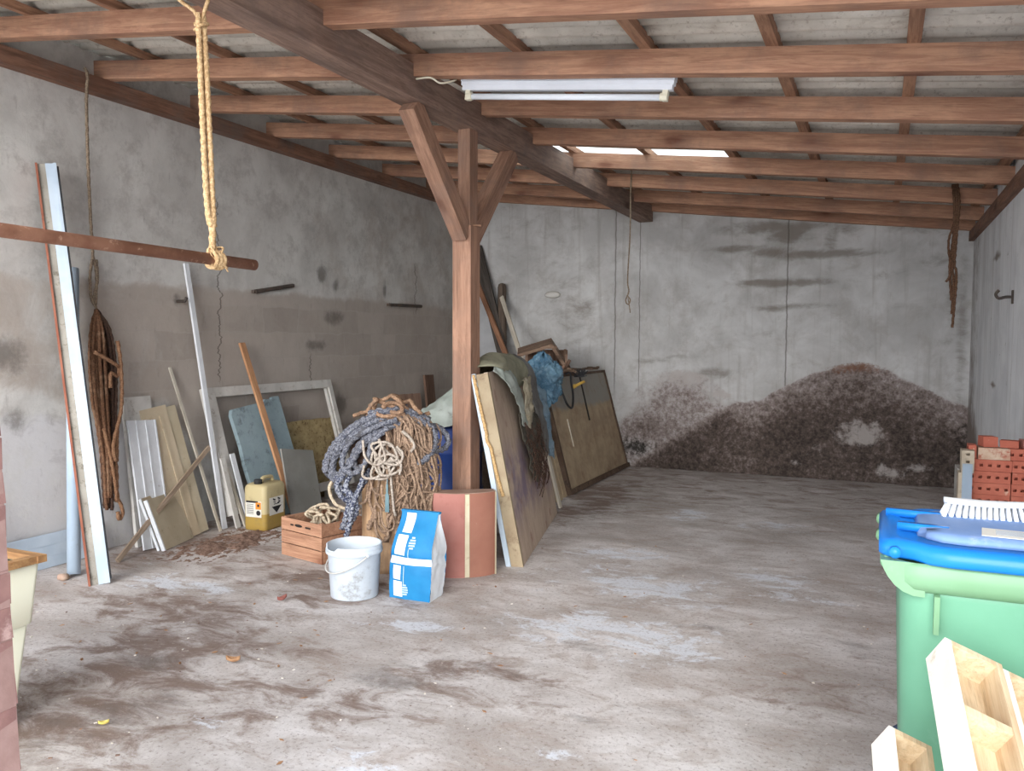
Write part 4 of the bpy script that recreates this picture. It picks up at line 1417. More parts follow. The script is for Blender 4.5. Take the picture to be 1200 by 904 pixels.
W_old = wood('old_brown_boards', S(128, 100, 84), S(96, 74, 62), 'z')
W_pink = wood('pinkish_boards', S(178, 146, 126), S(150, 118, 102), 'z')
t = thing('short_boards', 'three short pinkish boards on end at the left wall behind the heaped ropes', 'boards', lean((-5.2, 8.72, 0), (-5.32, 8.72, .95), (1, 0, 0)))
for k in range(3):
    MB().box(.17, .02, .955 - .008 * k, (-.18 + .18 * k, 0, .477)).bevel(.003, 1).build('plank', W_pink, t)
leaning('dark_board', 'dark brown board on end at the left wall behind the pinkish boards', 'board', (-5.2, 9.2, 0), (-5.33, 9.22, 1.16), .22, .03, W_old)

# timbers in the back corner
M_darkboard = wood('dark_grey_plank', S(88, 80, 74), S(62, 56, 52), 'z')
leaning('dark_plank', 'long dark grey plank leaning across the back corner behind the post', 'plank', (-4.06, 9.62, 0), (-5.08, 10.12, 2.88), .15, .03, M_darkboard, (0, -1, 0))
leaning('long_stick', 'long reddish brown slat crossing in front of the dark plank', 'slat', (-3.70, 9.46, 0), (-5.10, 10.05, 2.53), .065, .03, wood('reddish_slat', S(158, 116, 90), S(126, 88, 66), 'z'), (0, -1, 0))
m = lean((-4.48, 9.70, 0), (-4.68, 10.07, 2.40), (0, -1, 0))
o = MB().lathe([(.062, 0), (.06, 1.2), (.058, 2.36), (.045, 2.40), (.01, 2.415)], 18).rough(.006, 3).build('round_stake', wood('grey_stake', S(112, 98, 86), S(82, 70, 62), 'z'), None, True, m)
tag(o, 'round grey-brown stake standing in the back corner', 'stake')
leaning('pale_lath', 'pale cream lath leaning beside the round stake', 'lath', (-3.93, 9.22, 1.168), (-4.64, 9.98, 2.19), .055, .022, M_bone, (0, -1, 0))
leaning('grey_sheet', 'pale grey sheet leaning on the back wall between post and stake', 'sheet', (-4.62, 9.62, 0), (-5.06, 10.12, 2.40), .42, .014, surf('pale_grey_sheet', S(164, 164, 166), S(178, 178, 180), 3, S(140, 136, 132), 8, .6, .8, rough=.7), (0, -1, 0))

# chest that the big rusty panel leans on
W_chest = wood('chest_wood', S(120, 104, 90), S(92, 78, 68), 'y')
ch = thing('wooden_chest', 'old grey-brown wooden chest hidden behind the large rusty panel', 'chest', T(-3.68, 8.66, 0))
MB().box(.60, 1.36, 1.12, (0, 0, .56)).bevel(.006, 1).build('chest_body', W_chest, ch)
MB().box(.64, 1.42, .045, (0, 0, 1.143)).bevel(.006, 1).build('lid', W_chest, ch)

# large rusty panel
def mat_panel():
    n = NT('water_stained_sheet')
    co = n.co()
    sep = n.n('ShaderNodeSeparateXYZ'); n.link(co, sep.inputs[0])
    z = n.math('ADD', sep.outputs[2], n.math('MULTIPLY', n.math('SUBTRACT', n.noise(co, 3, 6, .65), .5), .25))
    col = n.mix(n.step(n.noise(co, 4, 8, .7), .35, .68), S(178, 158, 130), S(150, 130, 108))
    col = n.mix(n.step(z, .86, .93), col, S(146, 142, 134))
    col = n.mix(n.math('MULTIPLY', n.step(n.noise(co, 5, 8, .7), .5, .72), .7), col, S(132, 102, 80))
    col = n.mix(n.math('MULTIPLY', n.step(n.noise(n.co((1, 1, .15)), 14, 5, .65), .58, .72), .4), col, S(160, 144, 118))
    n.bump(n.noise(co, 30, 5), .15)
    return n.out(col, .7)


M_panel = mat_panel()
M_rustdark = surf('dark_rusty_frame', S(84, 66, 54), S(112, 92, 76), 8, S(52, 42, 38), 16, .5, .7, rough=.8, bump=.4)
M_slot = surf('dark_gap', S(36, 30, 28), S(46, 40, 36), 6, bump=.1)
pn = thing('rusty_panel', 'large rusty metal-framed panel leaning over on its long side at the back', 'panel', lean((-2.925, 9.03, 0), (-3.26, 9.03, 1.24), (1, 0, 0)))
PW, PH = 2.16, 1.27
MB().box(PW, .022, PH, (0, 0, PH / 2)).build('sheet_face', M_panel, pn)
MB().box(PW, .06, .05, (.0, -.018, .025)).bevel(.005, 1).build('bottom_rail', M_rustdark, pn)
MB().box(PW, .035, .03, (.0, -.008, PH - .012)).rough(.004, 5).build('top_rail', M_rustdark, pn)
MB().box(.03, .04, PH, (PW / 2 - .012, -.006, PH / 2)).build('side_rail', M_rustdark, pn)
MB().box(.05, .05, PH, (-PW / 2 + .02, -.012, PH / 2)).build('side_rail', M_rustdark, pn)
MB().box(.035, .008, PH * .42, (.10, -.014, PH * .76), Ry(.05).to_3x3()).build('dark_gap', M_slot, pn)
MB().box(.012, .01, .30, (-.62, -.014, .62)).rough(.012, 22).build('peeling_strip', M_bone, pn)
for i, (x, lb, mt, w) in enumerate(((7.86, 'grey narrow board at the near end of the rusty panel', M_panel, .085), (7.33, 'pale bare lath leaning between the old door and the rusty panel', M_bone, .05), (7.64, 'stained brown board between the pale lath and the rusty panel', M_panel, .15))):
    xb = (-2.925, -2.775, -2.90)[i]
    leaning('end_board', lb, 'board', (xb, x, 0), (xb - (.335, .25, .31)[i], x - .02, (1.2, 1.0, 1.15)[i]), w, .02, mt, (1, 0, 0))

# debris on the panel: roof of a small toy barn, tufts, hose
W_barn = wood('barn_wood', S(150, 124, 104), S(116, 92, 78), 'x')
barn = thing('toy_barn', 'small broken wooden model barn lying on top of the chest', 'barn', T(-3.60, 9.02, 1.205) @ Rz(.40) @ Rx(.16))
MB().box(.62, .40, .02, (0, 0, .01)).build('base_board', W_barn, barn)
for x, y in ((-.24, -.16), (.02, -.16), (.22, -.16), (-.24, .16), (.22, .16)):
    MB().box(.03, .03, .26, (x, y, .15)).build('pillar', W_barn, barn)
MB().box(.5, .02, .25, (0, .17, .145)).build('back_wall', W_old, barn)
MB().box(.40, .44, .035, (-.15, 0, .325), Ry(-.30).to_3x3()).bevel(.003, 1).build('roof_board', W_barn, barn)
MB().box(.42, .44, .035, (.155, -.0, .225), Ry(.98).to_3x3()).bevel(.003, 1).build('roof_board', W_barn, barn)
MB().box(.18, .03, .03, (.02, -.2, .365)).build('ridge_board', W_old, barn)
for k, (x, z, w) in enumerate(((-.08, .10, .16), (.1, .07, .10), (-.02, .19, .10))):
    MB().box(w, .10, .08, (x, -.1, z)).bevel(.004, 1).build('wood_block', (W_post, M_rustrope, W_barn)[k], barn)
for k, (a, b) in enumerate((((.16, -.2, .02), (.26, -.22, .22)), ((.05, -.24, .02), (.2, -.26, .16)), ((.22, -.18, .12), (.36, -.2, .06)))):
    MB().tube([a, b], .018, 8).build('loose_stick', (W_old, W_post, W_barn)[k], barn)
RR = random.Random(3)
mb = MB()
for k in range(70):
    a, b = RR.uniform(0, 6.28), RR.uniform(.2, 1.5)
    d = V((math.cos(a) * math.cos(b), math.sin(a) * math.cos(b), math.sin(b)))
    p = V((RR.uniform(-.06, .06), RR.uniform(-.04, .04), .02))
    mb.tube([p, p + d * RR.uniform(.06, .11)], .006, 4)
tag(mb.build('dark_brush', M_black, None, False, T(-3.2, 9.0, 1.17)), 'bristly black tuft beside the model barn on the panel top', 'brush')
m = MB()
m.tube(smooth_path([(-3.34, 8.30, 1.17), (-3.22, 8.26, 1.23), (-3.13, 8.24, 1.1), (-3.06, 8.26, .93), (-3.06, 8.42, .88), (-3.10, 8.56, 1.0), (-3.14, 8.6, 1.16), (-3.18, 8.66, 1.25), (-3.3, 8.7, 1.2)], .02), .012, 8)
tag(m.build('black_hose', M_black, None, True), 'thin black hose looped over the top edge of the rusty panel', 'hose')
mb = MB().tube([(-3.12, 8.66, 1.10), (-3.04, 8.76, 1.15)], .016, 10).tube([(-3.14, 8.63, 1.09), (-3.11, 8.67, 1.105)], .024, 10)
tag(mb.build('yellow_grip', surf('yellow_plastic', S(206, 164, 72), S(218, 178, 88), 5, rough=.5, bump=0), None, True), 'small yellow plastic grip lying on the rusty panel by the black hose', 'grip')
RR = random.Random(13)
mb = MB()
for k in range(34):
    y = RR.uniform(8.3, 10.0)
    mb.box(RR.uniform(.03, .08), RR.uniform(.04, .14), RR.uniform(.012, .03), (-3.27 + RR.uniform(-.04, .03), y, 1.262 + RR.uniform(0, .02)), Rz(RR.uniform(0, 3)).to_3x3())
o = mb.build('debris', M_rustdark)
o['kind'] = 'stuff'; tag(o, 'dark crumbled bits lying along the top of the rusty panel', 'debris')

# blue film bag and hanging film
mb = MB()


def film_pt(u, v):
    a, t = 2 * math.pi * u, math.pi * (.02 + .96 * v)
    d = V((math.cos(a) * math.sin(t), math.sin(a) * math.sin(t), -math.cos(t)))
    w = d + noise.noise_vector(d * 1.7) * .5
    rid = 1 - abs(noise.noise(V((w.x, w.y, w.z * 2.4)) * 2.6)) * 3
    rid2 = 1 - abs(noise.noise(V((w.x * 1.3, w.y, w.z * 1.6)) * 4.2 + V((4, 1, 2)))) * 3
    rad = .175 + .018 * rid + .010 * rid2 + .05 * noise.noise(d * 1.5 + V((2, 0, 1)))
    return V((d.x * rad, d.y * rad, d.z * rad * 1.12 - .05 * (1 - math.sin(t)) * (d.z < 0)))


mb.grid(film_pt, 110, 80)
o = mb.build('blue_film', M_net, None, True, T(-2.96, 7.32, 1.235) @ Rz(.5) @ Matrix.Diagonal((1.0, 1.05, 1.05, 1)))
tag(o, 'crumpled bundle of blue plastic film on the near corner of the rusty panel', 'film')
o = cloth([[(-3.05, 6.95, 1.22), (-3.02, 7.05, 1.24), (-2.98, 7.15, 1.25), (-2.95, 7.25, 1.24)],
           [(-2.98, 6.93, 1.1), (-2.94, 7.03, 1.1), (-2.90, 7.12, 1.1), (-2.88, 7.2, 1.1)],
           [(-2.90, 6.93, .9), (-2.87, 7.0, .9), (-2.83, 7.08, .9), (-2.81, 7.14, .88)],
           [(-2.85, 6.97, .72), (-2.81, 7.02, .70), (-2.78, 7.07, .69), (-2.76, 7.12, .66)],
           [(-2.80, 7.02, .58), (-2.78, 7.04, .54), (-2.76, 7.07, .52), (-2.74, 7.10, .5)]], 20, 40, .018, 9, 6).build('hanging_film', surf('blue_grey_film', S(92, 112, 128), S(122, 140, 152), 7, S(70, 84, 96), 16, .5, .7, rough=.4, bump=.5, bs=18), None, True)
tag(solid(o, .005), 'blue-grey film hanging down in a narrow tail below the blue bundle', 'film')
MB_l = MB().box(.20, .15, .05, (0, 0, .025)).bevel(.012, 2)
tag(MB_l.build('blue_tub_lid', surf('bright_blue_plastic', S(40, 132, 196), S(52, 146, 210), 4, rough=.4, bump=0), None, True, T(-3.30, 7.55, 1.215)), 'small bright blue plastic lid between the pale lath and the film bundle', 'lid')
t = MB().box(.44, .62, 1.19, (0, 0, .595)).bevel(.005, 1)
tag(t.build('old_cupboard', W_chest, None, False, T(-3.50, 7.50, 0)), 'dark old box standing behind the near end of the rusty panel', 'box')

# near door panel leaning on the post
def mat_door():
    n = NT('violet_brown_panel')
    co = n.co()
    sep = n.n('ShaderNodeSeparateXYZ'); n.link(co, sep.inputs[0])
    col = n.mix(n.step(n.noise(n.co((1, 1, .45)), 5, 8, .7), .3, .75), S(200, 180, 160), S(170, 148, 131))
    vi = n.math('MULTIPLY', n.step(n.noise(co, 2.6, 5, .6), .38, .6), n.math('SUBTRACT', 1.0, n.step(n.math('ABSOLUTE', n.math('SUBTRACT', sep.outputs[2], .55)), .1, .4), clamp=True))
    col = n.mix(n.math('MULTIPLY', vi, .75), col, S(112, 98, 130))
    col = n.mix(n.math('MULTIPLY', n.step(n.noise(co, 6, 5, .6), .56, .7), .5), col, S(132, 84, 74))
    n.bump(n.noise(co, 30, 5), .15)
    return n.out(col, .7)


M_door = mat_door()
M_dooredge = surf('grey_tan_edge_board', S(166, 150, 124), S(148, 130, 106), 4, S(120, 100, 80), 9, .5, .72, rough=.8, bump=.2)
dr = thing('old_door', 'old violet-brown door on its side leaning against the post', 'door', lean((-2.40, 6.215, 0), (-2.665, 6.215, 1.385), (1, 0, 0)))
dr.rotation_euler.rotate_axis('Z', 0)
DL, DH = 1.84, 1.41
# the far end swings back toward the left: turn about the vertical through the near end
piv = V((-2.40, 5.30, 0))
dr.matrix_world = T(.10, 0, 0) @ T(piv) @ Rz(.235) @ T(-piv) @ dr.matrix_world
MB().box(DL, .03, DH, (0, 0, DH / 2)).build('door_leaf', M_door, dr)
MB().box(.035, .085, DH, (-DL / 2 + .005, .027, DH / 2 - .004)).rough(.002, 9).build('edge_board', M_dooredge, dr)
MB().box(.044, .036, DH + .008, (-DL / 2 + .002, .089, DH / 2)).rough(.002, 9).build('white_edge', M_bluewhite, dr)
MB().box(DL - .1, .02, DH, (.02, .075, DH / 2)).build('back_leaf', W_old, dr)
m = MB().tube(smooth_path([(-DL / 2 - .02, .085, DH), (-DL / 2 - .022, .08, 1.2), (-DL / 2 - .022, .07, .98), (-DL / 2 - .022, .078, .93), (-DL / 2 - .024, .058, .88), (-DL / 2 - .022, .05, .7), (-DL / 2 - .022, .038, .56), (-DL / 2 - .022, .03, .52)], .02), .012, 8, 3)
tag(m.build('door_rope', rope_mat('straw_rope', S(206, 172, 124), S(170, 136, 94)), None, True, dr.matrix_world.copy()), 'straw-coloured rope running down the near edge of the old door', 'rope')

DM = dr.matrix_world.copy()
def dd(rows):
    return [[tuple(DM @ (V(p) + V((.07, 0, 0)))) for p in r] for r in rows]


o = cloth(dd([[(-.80, .30, 1.22), (-.6, .36, 1.2), (-.2, .34, 1.2), (.15, .32, 1.2)],
           [(-.84, .20, 1.38), (-.6, .24, 1.44), (-.2, .24, 1.45), (.2, .22, 1.42)],
           [(-.92, .06, 1.45), (-.62, .06, 1.54), (-.2, .05, 1.54), (.22, .05, 1.48)],
           [(-.84, -.06, 1.42), (-.55, -.07, 1.46), (-.15, -.07, 1.45), (.25, -.06, 1.42)],
           [(-.62, -.07, 1.32), (-.40, -.08, 1.28), (-.05, -.08, 1.26), (.28, -.07, 1.28)]]), 34, 34, .026, 5, 9).build('olive_canvas', M_olive, None, True)
tag(solid(o, .008), 'olive canvas thrown over the top of the old door beside the post', 'canvas')
o = cloth(dd([[(-.92, -.04, 1.41), (-.82, -.06, 1.45), (-.70, -.06, 1.47)],
           [(-.78, -.10, 1.30), (-.66, -.11, 1.33), (-.52, -.10, 1.36)],
           [(-.60, -.10, 1.18), (-.48, -.11, 1.2), (-.34, -.10, 1.24)],
           [(-.44, -.09, 1.06), (-.33, -.10, 1.06), (-.2, -.09, 1.1)],
           [(-.34, -.07, .96), (-.24, -.08, .94), (-.12, -.07, .98)]]), 16, 34, .022, 10, 2).build('plastic_rag', M_tarp, None, True)
tag(solid(o, .006), 'pale grey-green plastic rag trailing over the front of the old door', 'rag')
o = cloth(dd([[(-.32, -.12, 1.3), (-.16, -.13, 1.32), (.02, -.12, 1.32)],
           [(-.30, -.12, 1.18), (-.14, -.14, 1.18), (.04, -.12, 1.18)],
           [(-.26, -.10, 1.03), (-.12, -.12, 1.02), (.02, -.10, 1.04)],
           [(-.2, -.07, .93), (-.1, -.09, .88), (.0, -.07, .92)]]), 16, 24, .034, 12, 7).build('sacking', surf('pale_sacking', S(172, 164, 146), S(146, 136, 116), 9, S(110, 100, 84), 20, .5, .7, rough=.95, bump=.6), None, True)
tag(solid(o, .008), 'frayed pale sacking caught beside the plastic rag', 'sacking')
o = cloth(dd([[(.16, .24, 1.36), (.36, .24, 1.36), (.56, .22, 1.34)],
           [(.14, .05, 1.52), (.36, .05, 1.52), (.58, .05, 1.48)],
           [(.20, -.07, 1.38), (.40, -.08, 1.38), (.62, -.07, 1.36)],
           [(.30, -.07, 1.12), (.50, -.08, 1.12), (.70, -.07, 1.1)],
           [(.46, -.06, .84), (.64, -.07, .84), (.82, -.06, .82)],
           [(.58, -.05, .62), (.74, -.06, .58), (.88, -.05, .6)]]), 18, 44, .016, 7, 4).build('grey_felt', M_greycloth, None, True)
tag(solid(o, .008), 'dark grey felt strip draped over the far part of the old door', 'felt')
o = cloth(dd([[(-.34, -.05, 1.04), (-.1, -.06, 1.08), (.2, -.06, 1.08), (.46, -.05, 1.04)],
           [(-.36, -.06, .88), (-.1, -.08, .88), (.2, -.08, .9), (.5, -.06, .88)],
           [(-.30, -.06, .68), (-.08, -.08, .66), (.2, -.07, .70), (.46, -.06, .70)],
           [(-.2, -.05, .50), (-.02, -.06, .44), (.16, -.06, .52), (.34, -.05, .56)]]), 26, 26, .026, 10, 5).build('dark_sacking', M_darkcloth, None, True)
tag(solid(o, .008), 'ragged dark sacking hanging over the middle of the old door', 'sacking')
RR = random.Random(17)
mb = MB()
for k in range(60):
    x0 = RR.uniform(-.32, .4); z0 = RR.uniform(.5, 1.0)
    pts = [DM @ V(p) for p in ((x0, -.09, z0), (x0 + RR.uniform(-.06, .06), -.11, z0 - .07), (x0 + RR.uniform(-.1, .1), -.08, z0 - RR.uniform(.1, .2)))]
    mb.tube(smooth_path(pts, .03), .004, 4)
o = mb.build('straw', M_darkrope)
o['kind'] = 'stuff'; tag(o, 'loose brown fibres hanging from the dark sacking', 'straw')

# ------------------------------------------------------------------ green wheelie bin with a brush on its lid
M_green = surf('green_plastic', S(98, 150, 122), S(104, 156, 128), 2, S(118, 164, 140), 7, .6, .85, rough=.42, bump=.05, bs=120, rand=0)
M_greenrim = surf('pale_green_plastic', S(112, 150, 114), S(118, 156, 122), 3, S(134, 164, 138), 8, .6, .85, rough=.4, bump=.05, rand=0)
M_lid = surf('blue_lid_plastic', S(26, 116, 206), S(32, 124, 212), 2, S(60, 140, 208), 9, .62, .85, rough=.3, bump=.03, rand=0)
M_dustlid = surf('dusty_blue_plastic', S(112, 144, 196), S(128, 156, 202), 4, S(160, 176, 206), 12, .55, .75, rough=.6, bump=.05, rand=0)
M_tire = surf('blue_black_rubber', S(62, 84, 120), S(48, 60, 84), 5, S(92, 112, 146), 12, .55, .75, rough=.7, bump=.15)
BX0, BX1, BY0, BY1 = .062, .80, 2.54, 3.09
bcx, bcy = (BX0 + BX1) / 2, (BY0 + BY1) / 2
bn = thing('wheelie_bin', 'green wheeled rubbish bin with a bright blue lid', 'bin', T(bcx, bcy, 0))
bw, bd = BX1 - BX0, BY1 - BY0
mb = MB()
rings = []
for z, k in ((.03, .90), (.06, .915), (.30, .935), (.60, .965), (.90, .99), (.955, 1.0)):
    rings.append(mb.ring(rrect(bw * k, bd * k, .075, z, 6)))
mb.skin(rings)
mb.build('body', M_green, bn, True)
mb = MB()
rings = [mb.ring(rrect(bw + e, bd + e, .08, z, 6)) for e, z in ((.002, .915), (.035, .925), (.05, .945), (.05, .99), (.035, 1.0), (-.04, 1.0))]
mb.skin(rings, True, False)
mb.build('rim', M_greenrim, bn, True)
for x, hh in ((-.27, .11), (-.02, .11), (.2, .11)):
    MB().box(.014, .03, hh, (x, -bd / 2 - .006, .915 - hh / 2), None, 1, 1.8).bevel(.003, 1).build('rib', M_greenrim, bn)
# hinge bracket: pale curved arm under the handle end
mb = MB().prism([(-.415, 1.0), (-.30, 1.0), (-.30, .905), (-.33, .906), (-.355, .915), (-.378, .932), (-.396, .955), (-.408, .978)], -bd / 2 - .015, -bd / 2 + .05, Rx(math.pi / 2) @ Matrix.Diagonal((1, 1, -1, 1)))
mb.bevel(.008, 2).build('hinge_bracket', M_greenrim, bn)
mb = MB().prism([(-.415, 1.0), (-.30, 1.0), (-.30, .905), (-.33, .906), (-.355, .915), (-.378, .932), (-.396, .955), (-.408, .978)], bd / 2 - .05, bd / 2 + .015, Rx(math.pi / 2) @ Matrix.Diagonal((1, 1, -1, 1)))
mb.bevel(.008, 2).build('hinge_bracket', M_greenrim, bn)
MB().tube([(-.40, -bd / 2 + .02, .985), (-.40, bd / 2 - .02, .985)], .016, 12).build('handle', M_greenrim, bn, True)
# lid
ld_w, ld_d = bw + .09, bd + .07
mb = MB()


def lid_out(e, z, cut=.0):
    """outline of the lid: rounded at the front, narrowing to the hinge end"""
    x0, x1, y0, y1 = -ld_w / 2 - e, ld_w / 2 + e, -ld_d / 2 - e, ld_d / 2 + e
    pts = []
    r = .09
    for cx, cy, a0 in ((x1 - r, y1 - r, 0), (x1 - r, y0 + r, 270)):
        pass
    P = []
    for k in range(7):
        a = math.radians(-90 + 90 * k / 6)
        P.append((x1 - r + r * math.cos(a), y0 + r + r * math.sin(a)))
    for k in range(7):
        a = math.radians(90 * k / 6)
        P.append((x1 - r + r * math.cos(a), y1 - r + r * math.sin(a)))
    P += [(-.24, y1), (-.29, y1 - .012), (-.33, y1 - .05), (x0 + .02, y1 - .065), (x0, y1 - .09), (x0, y0 + .09), (x0 + .02, y0 + .065), (-.33, y0 + .05), (-.29, y0 + .012), (-.24, y0)]
    return [V((x, y, z)) for x, y in P]


rings = [mb.ring(lid_out(e, z)) for e, z in ((0, 1.0), (.006, 1.008), (.006, 1.03), (-.004, 1.046), (-.03, 1.052), (-.05, 1.048), (-.062, 1.044))]
mb.skin(rings)
ld = mb.build('lid', M_lid, bn, True)
mb = MB()
rings = [mb.ring([V((p.x * .98 + .03, p.y * .86, z)) for p in lid_out(-.06 - e, 0)]) for e, z in ((0, 1.045), (.01, 1.062), (.05, 1.068))]
mb.skin(rings)
mb.build('dusty_panel', M_dustlid, ld, True)
for y, ln_ in ((-.08, .14), (.13, .20)):
    MB().box(ln_, .03, .022, (-.30, y, 1.058), Rz(-.12).to_3x3()).bevel(.01, 2).build('lid_rib', M_lid, ld, True)
for y in (-.02, ld_d / 2 - .075):
    MB().tube([(-ld_w / 2 + .002, y - .03, 1.015), (-ld_w / 2 + .002, y + .03, 1.015)], .017, 12).build('hinge_knuckle', M_greenrim, ld, True)
MB().tube([(-ld_w / 2 + .035, -ld_d / 2 + .03, 1.025), (-ld_w / 2 + .035, -ld_d / 2 + .012, 1.025)], .016, 14).build('hinge_cap', M_lid, ld, True)
lbm = MB().box(.30, .11, .0015, (0, 0, 0))
lb = lbm.build('paper_label', M_lab, ld, False, T(-.0, -.13, 1.0695) @ Rz(-.10))
mi = MB()
for k in range(6):
    mi.box(.11, .004, .001, (-.06, .035 - .012 * k, .0012)).box(.09, .004, .001, (.07, .035 - .012 * k, .0012))
mi.build('label_print', surf('grey_ink', S(150, 156, 166), S(160, 166, 174), 8, bump=0), lb)
for y in (-bd / 2 + .03, bd / 2 - .015):
    wx, wr_ = -bw / 2 * .9 + .075, .155
    m = MB().tube([(wx, y - .026, wr_), (wx, y + .026, wr_)], wr_, 32).bevel(.01, 2, 50)
    wh_ = m.build('wheel', M_tire, bn, True)
    MB().tube([(wx, y - .031, wr_), (wx, y + .031, wr_)], .05, 18).build('wheel_hub', M_black, wh_, True)

# brush
M_brush = surf('white_brush_plastic', S(228, 230, 232), S(234, 236, 238), 4, rough=.5, bump=0)
br_ = thing('scrubbing_brush', 'white scrubbing brush lying on the blue bin lid', 'brush', T(.315, 2.93, 1.066) @ Rz(.04))
mb = MB()
rings = []
for k in range(15):
    x = -.118 + .236 * k / 14
    w = .034 * (1 - .30 * (x / .118) ** 2 * (1 if abs(x) > .07 else .6)) * (.78 if k in (0, 14) else 1)
    zc = .047 - .006 * math.cos(x / .118 * 1.3) + .004
    rings.append(mb.ring([V((x, w * c_, zc + .010 * s_)) for c_, s_ in [(math.cos(a), math.sin(a)) for a in [2 * math.pi * i / 14 for i in range(14)]]]))
mb.skin(rings)
mb.build('brush_back', M_brush, br_, True)
mb = MB()
for r_ in range(3):
    y = -.022 + .022 * r_
    for k in range(14):
        x = -.104 + .016 * k
        sp = 1 + .16 * (abs(x) / .108)
        mb.tube([(x, y, .045), (x * sp, y * 1.25, .001)], .0056, 7, taper=lambda t: .8 + .45 * t)
o = mb.build('bristles', M_brush, br_)
o['kind'] = 'stuff'

# ------------------------------------------------------------------ stacked perforated bricks by the right wall
M_rbrick = surf('perforated_red_brick', S(176, 98, 80), S(190, 112, 92), 5, S(216, 188, 164), 13, .62, .72, rough=.9, bump=.4, bs=60)
M_pbrick = surf('mortared_brick', S(186, 150, 128), S(206, 184, 162), 9, S(172, 104, 86), 12, .52, .66, rough=.95, bump=.6, bs=40)
M_cbrick = surf('grey_beige_block', S(186, 172, 152), S(168, 154, 136), 8, S(140, 128, 112), 16, .55, .7, rough=.95, bump=.5)


def brick_mb(L, D, H, holes=5, rows=1, hw=.019, hh=.017):
    """brick with its long face toward -y, pierced by rectangular holes"""
    mb = MB()
    xs = [-L / 2]
    for k in range(holes):
        c = -L / 2 + L * (k + .5) / holes
        xs += [c - hw / 2, c + hw / 2]
    xs.append(L / 2)
    zs = [0]
    for k in range(rows):
        c = H * (k + .5) / rows
        zs += [c - hh / 2, c + hh / 2]
    zs.append(H)
    g = {}
    P = lambda i, j: g.setdefault((i, j), mb.bm.verts.new((xs[i], -D / 2, zs[j])))
    for i in range(len(xs) - 1):
        for j in range(len(zs) - 1):
            q = [P(i, j), P(i + 1, j), P(i + 1, j + 1), P(i, j + 1)]
            if i % 2 and j % 2:
                b = [mb.bm.verts.new(v.co + V((0, .05, 0))) for v in q]
                for k in range(4):
                    mb.bm.faces.new((q[k], q[(k + 1) % 4], b[(k + 1) % 4], b[k]))
                mb.bm.faces.new(b)
            else:
                mb.bm.faces.new(q)
    ni, nj = len(xs) - 1, len(zs) - 1
    bk_ = [mb.bm.verts.new(p) for p in ((-L / 2, D / 2, 0), (L / 2, D / 2, 0), (L / 2, D / 2, H), (-L / 2, D / 2, H))]
    mb.bm.faces.new(bk_)
    mb.bm.faces.new([P(i, 0) for i in range(ni + 1)] + [bk_[1], bk_[0]])
    mb.bm.faces.new([P(i, nj) for i in range(ni + 1)] + [bk_[2], bk_[3]])
    mb.bm.faces.new([P(0, j) for j in range(nj + 1)] + [bk_[3], bk_[0]])
    mb.bm.faces.new([P(ni, j) for j in range(nj + 1)] + [bk_[2], bk_[1]])
    return mb


RR = random.Random(2)
b0 = brick_mb(.236, .112, .0715).build('brick', M_rbrick)
tag(b0, 'red perforated brick in the tidy stack between the bin and the right wall', 'brick', 'red bricks stacked by the right wall')
first = True
COURSES = 12
ORD = ('topmost', 'second', 'third', 'fourth', 'fifth', 'sixth', 'seventh', 'eighth', 'ninth', 'tenth', 'eleventh', 'twelfth')
for c in range(COURSES):
    for (x, y) in ((.640, 5.92),):
        o = b0 if first else b0.copy()
        if not first:
            COL.objects.link(o)
        first = False
        o['label'] = 'whole red perforated brick of the stack by the right wall, ' + ORD[COURSES - 1 - c] + ' course from the top'
        o.location = (x + RR.uniform(-.004, .004), y + RR.uniform(-.004, .004), .0735 * c)
        o.rotation_euler.z = RR.uniform(-.02, .02)
hb = None
for c in range(COURSES):                       # half bricks close the courses at the wall
    for y in (5.92,):
        if hb is None:
            hb = o = brick_mb(.118, .112, .0715, 3).build('half_brick', M_rbrick)
            tag(hb, 'red half brick closing a course of the stack at the right wall', 'brick', 'red half bricks at the wall')
        else:
            o = hb.copy(); COL.objects.link(o)
        o['label'] = 'red half brick touching the right wall, ' + ORD[COURSES - 1 - c] + ' course of the stack from the top'
        o.location = (.822 + RR.uniform(-.003, .003), y + RR.uniform(-.004, .004), .0735 * c)
ZT = .0735 * COURSES
for nm, lb, mt, L_, D_, H_, loc, rz, hl in (
        ('mortar_brick', 'cream mortar-covered brick lying on top of the red stack', M_pbrick, .175, .11, .072, (.662, 5.92, ZT), .02, 0),
        ('red_brick', 'red brick on top of the stack between mortar-covered brick and wall', M_rbrick, .14, .11, .072, (.81, 5.93, ZT), -.03, 3),
        ('red_block', 'narrow red block at the outer end of the mortar-covered brick', M_rbrick, .045, .11, .085, (.545, 5.925, ZT), 0, 0),
        ('hollow_block', 'tallest red hollow block standing on the stack', M_rbrick, .085, .09, .065, (.635, 5.94, ZT + .074), .25, 0),
        ('hollow_block', 'ridged red block lying beside the tallest block', M_rbrick, .10, .09, .045, (.755, 5.94, ZT + .074), -.2, 0),
        ('hollow_block', 'orange-red block against the wall on top of the stack', M_clay, .07, .09, .055, (.85, 5.95, ZT + .072), .15, 0)):
    mb = brick_mb(L_, D_, H_, hl) if hl else MB().box(L_, D_, H_, (0, 0, H_ / 2)).bevel(.006, 1).rough(.004, 20)
    tag(mb.build(nm, mt, None, False, T(loc) @ Rz(rz)), lb, 'brick')
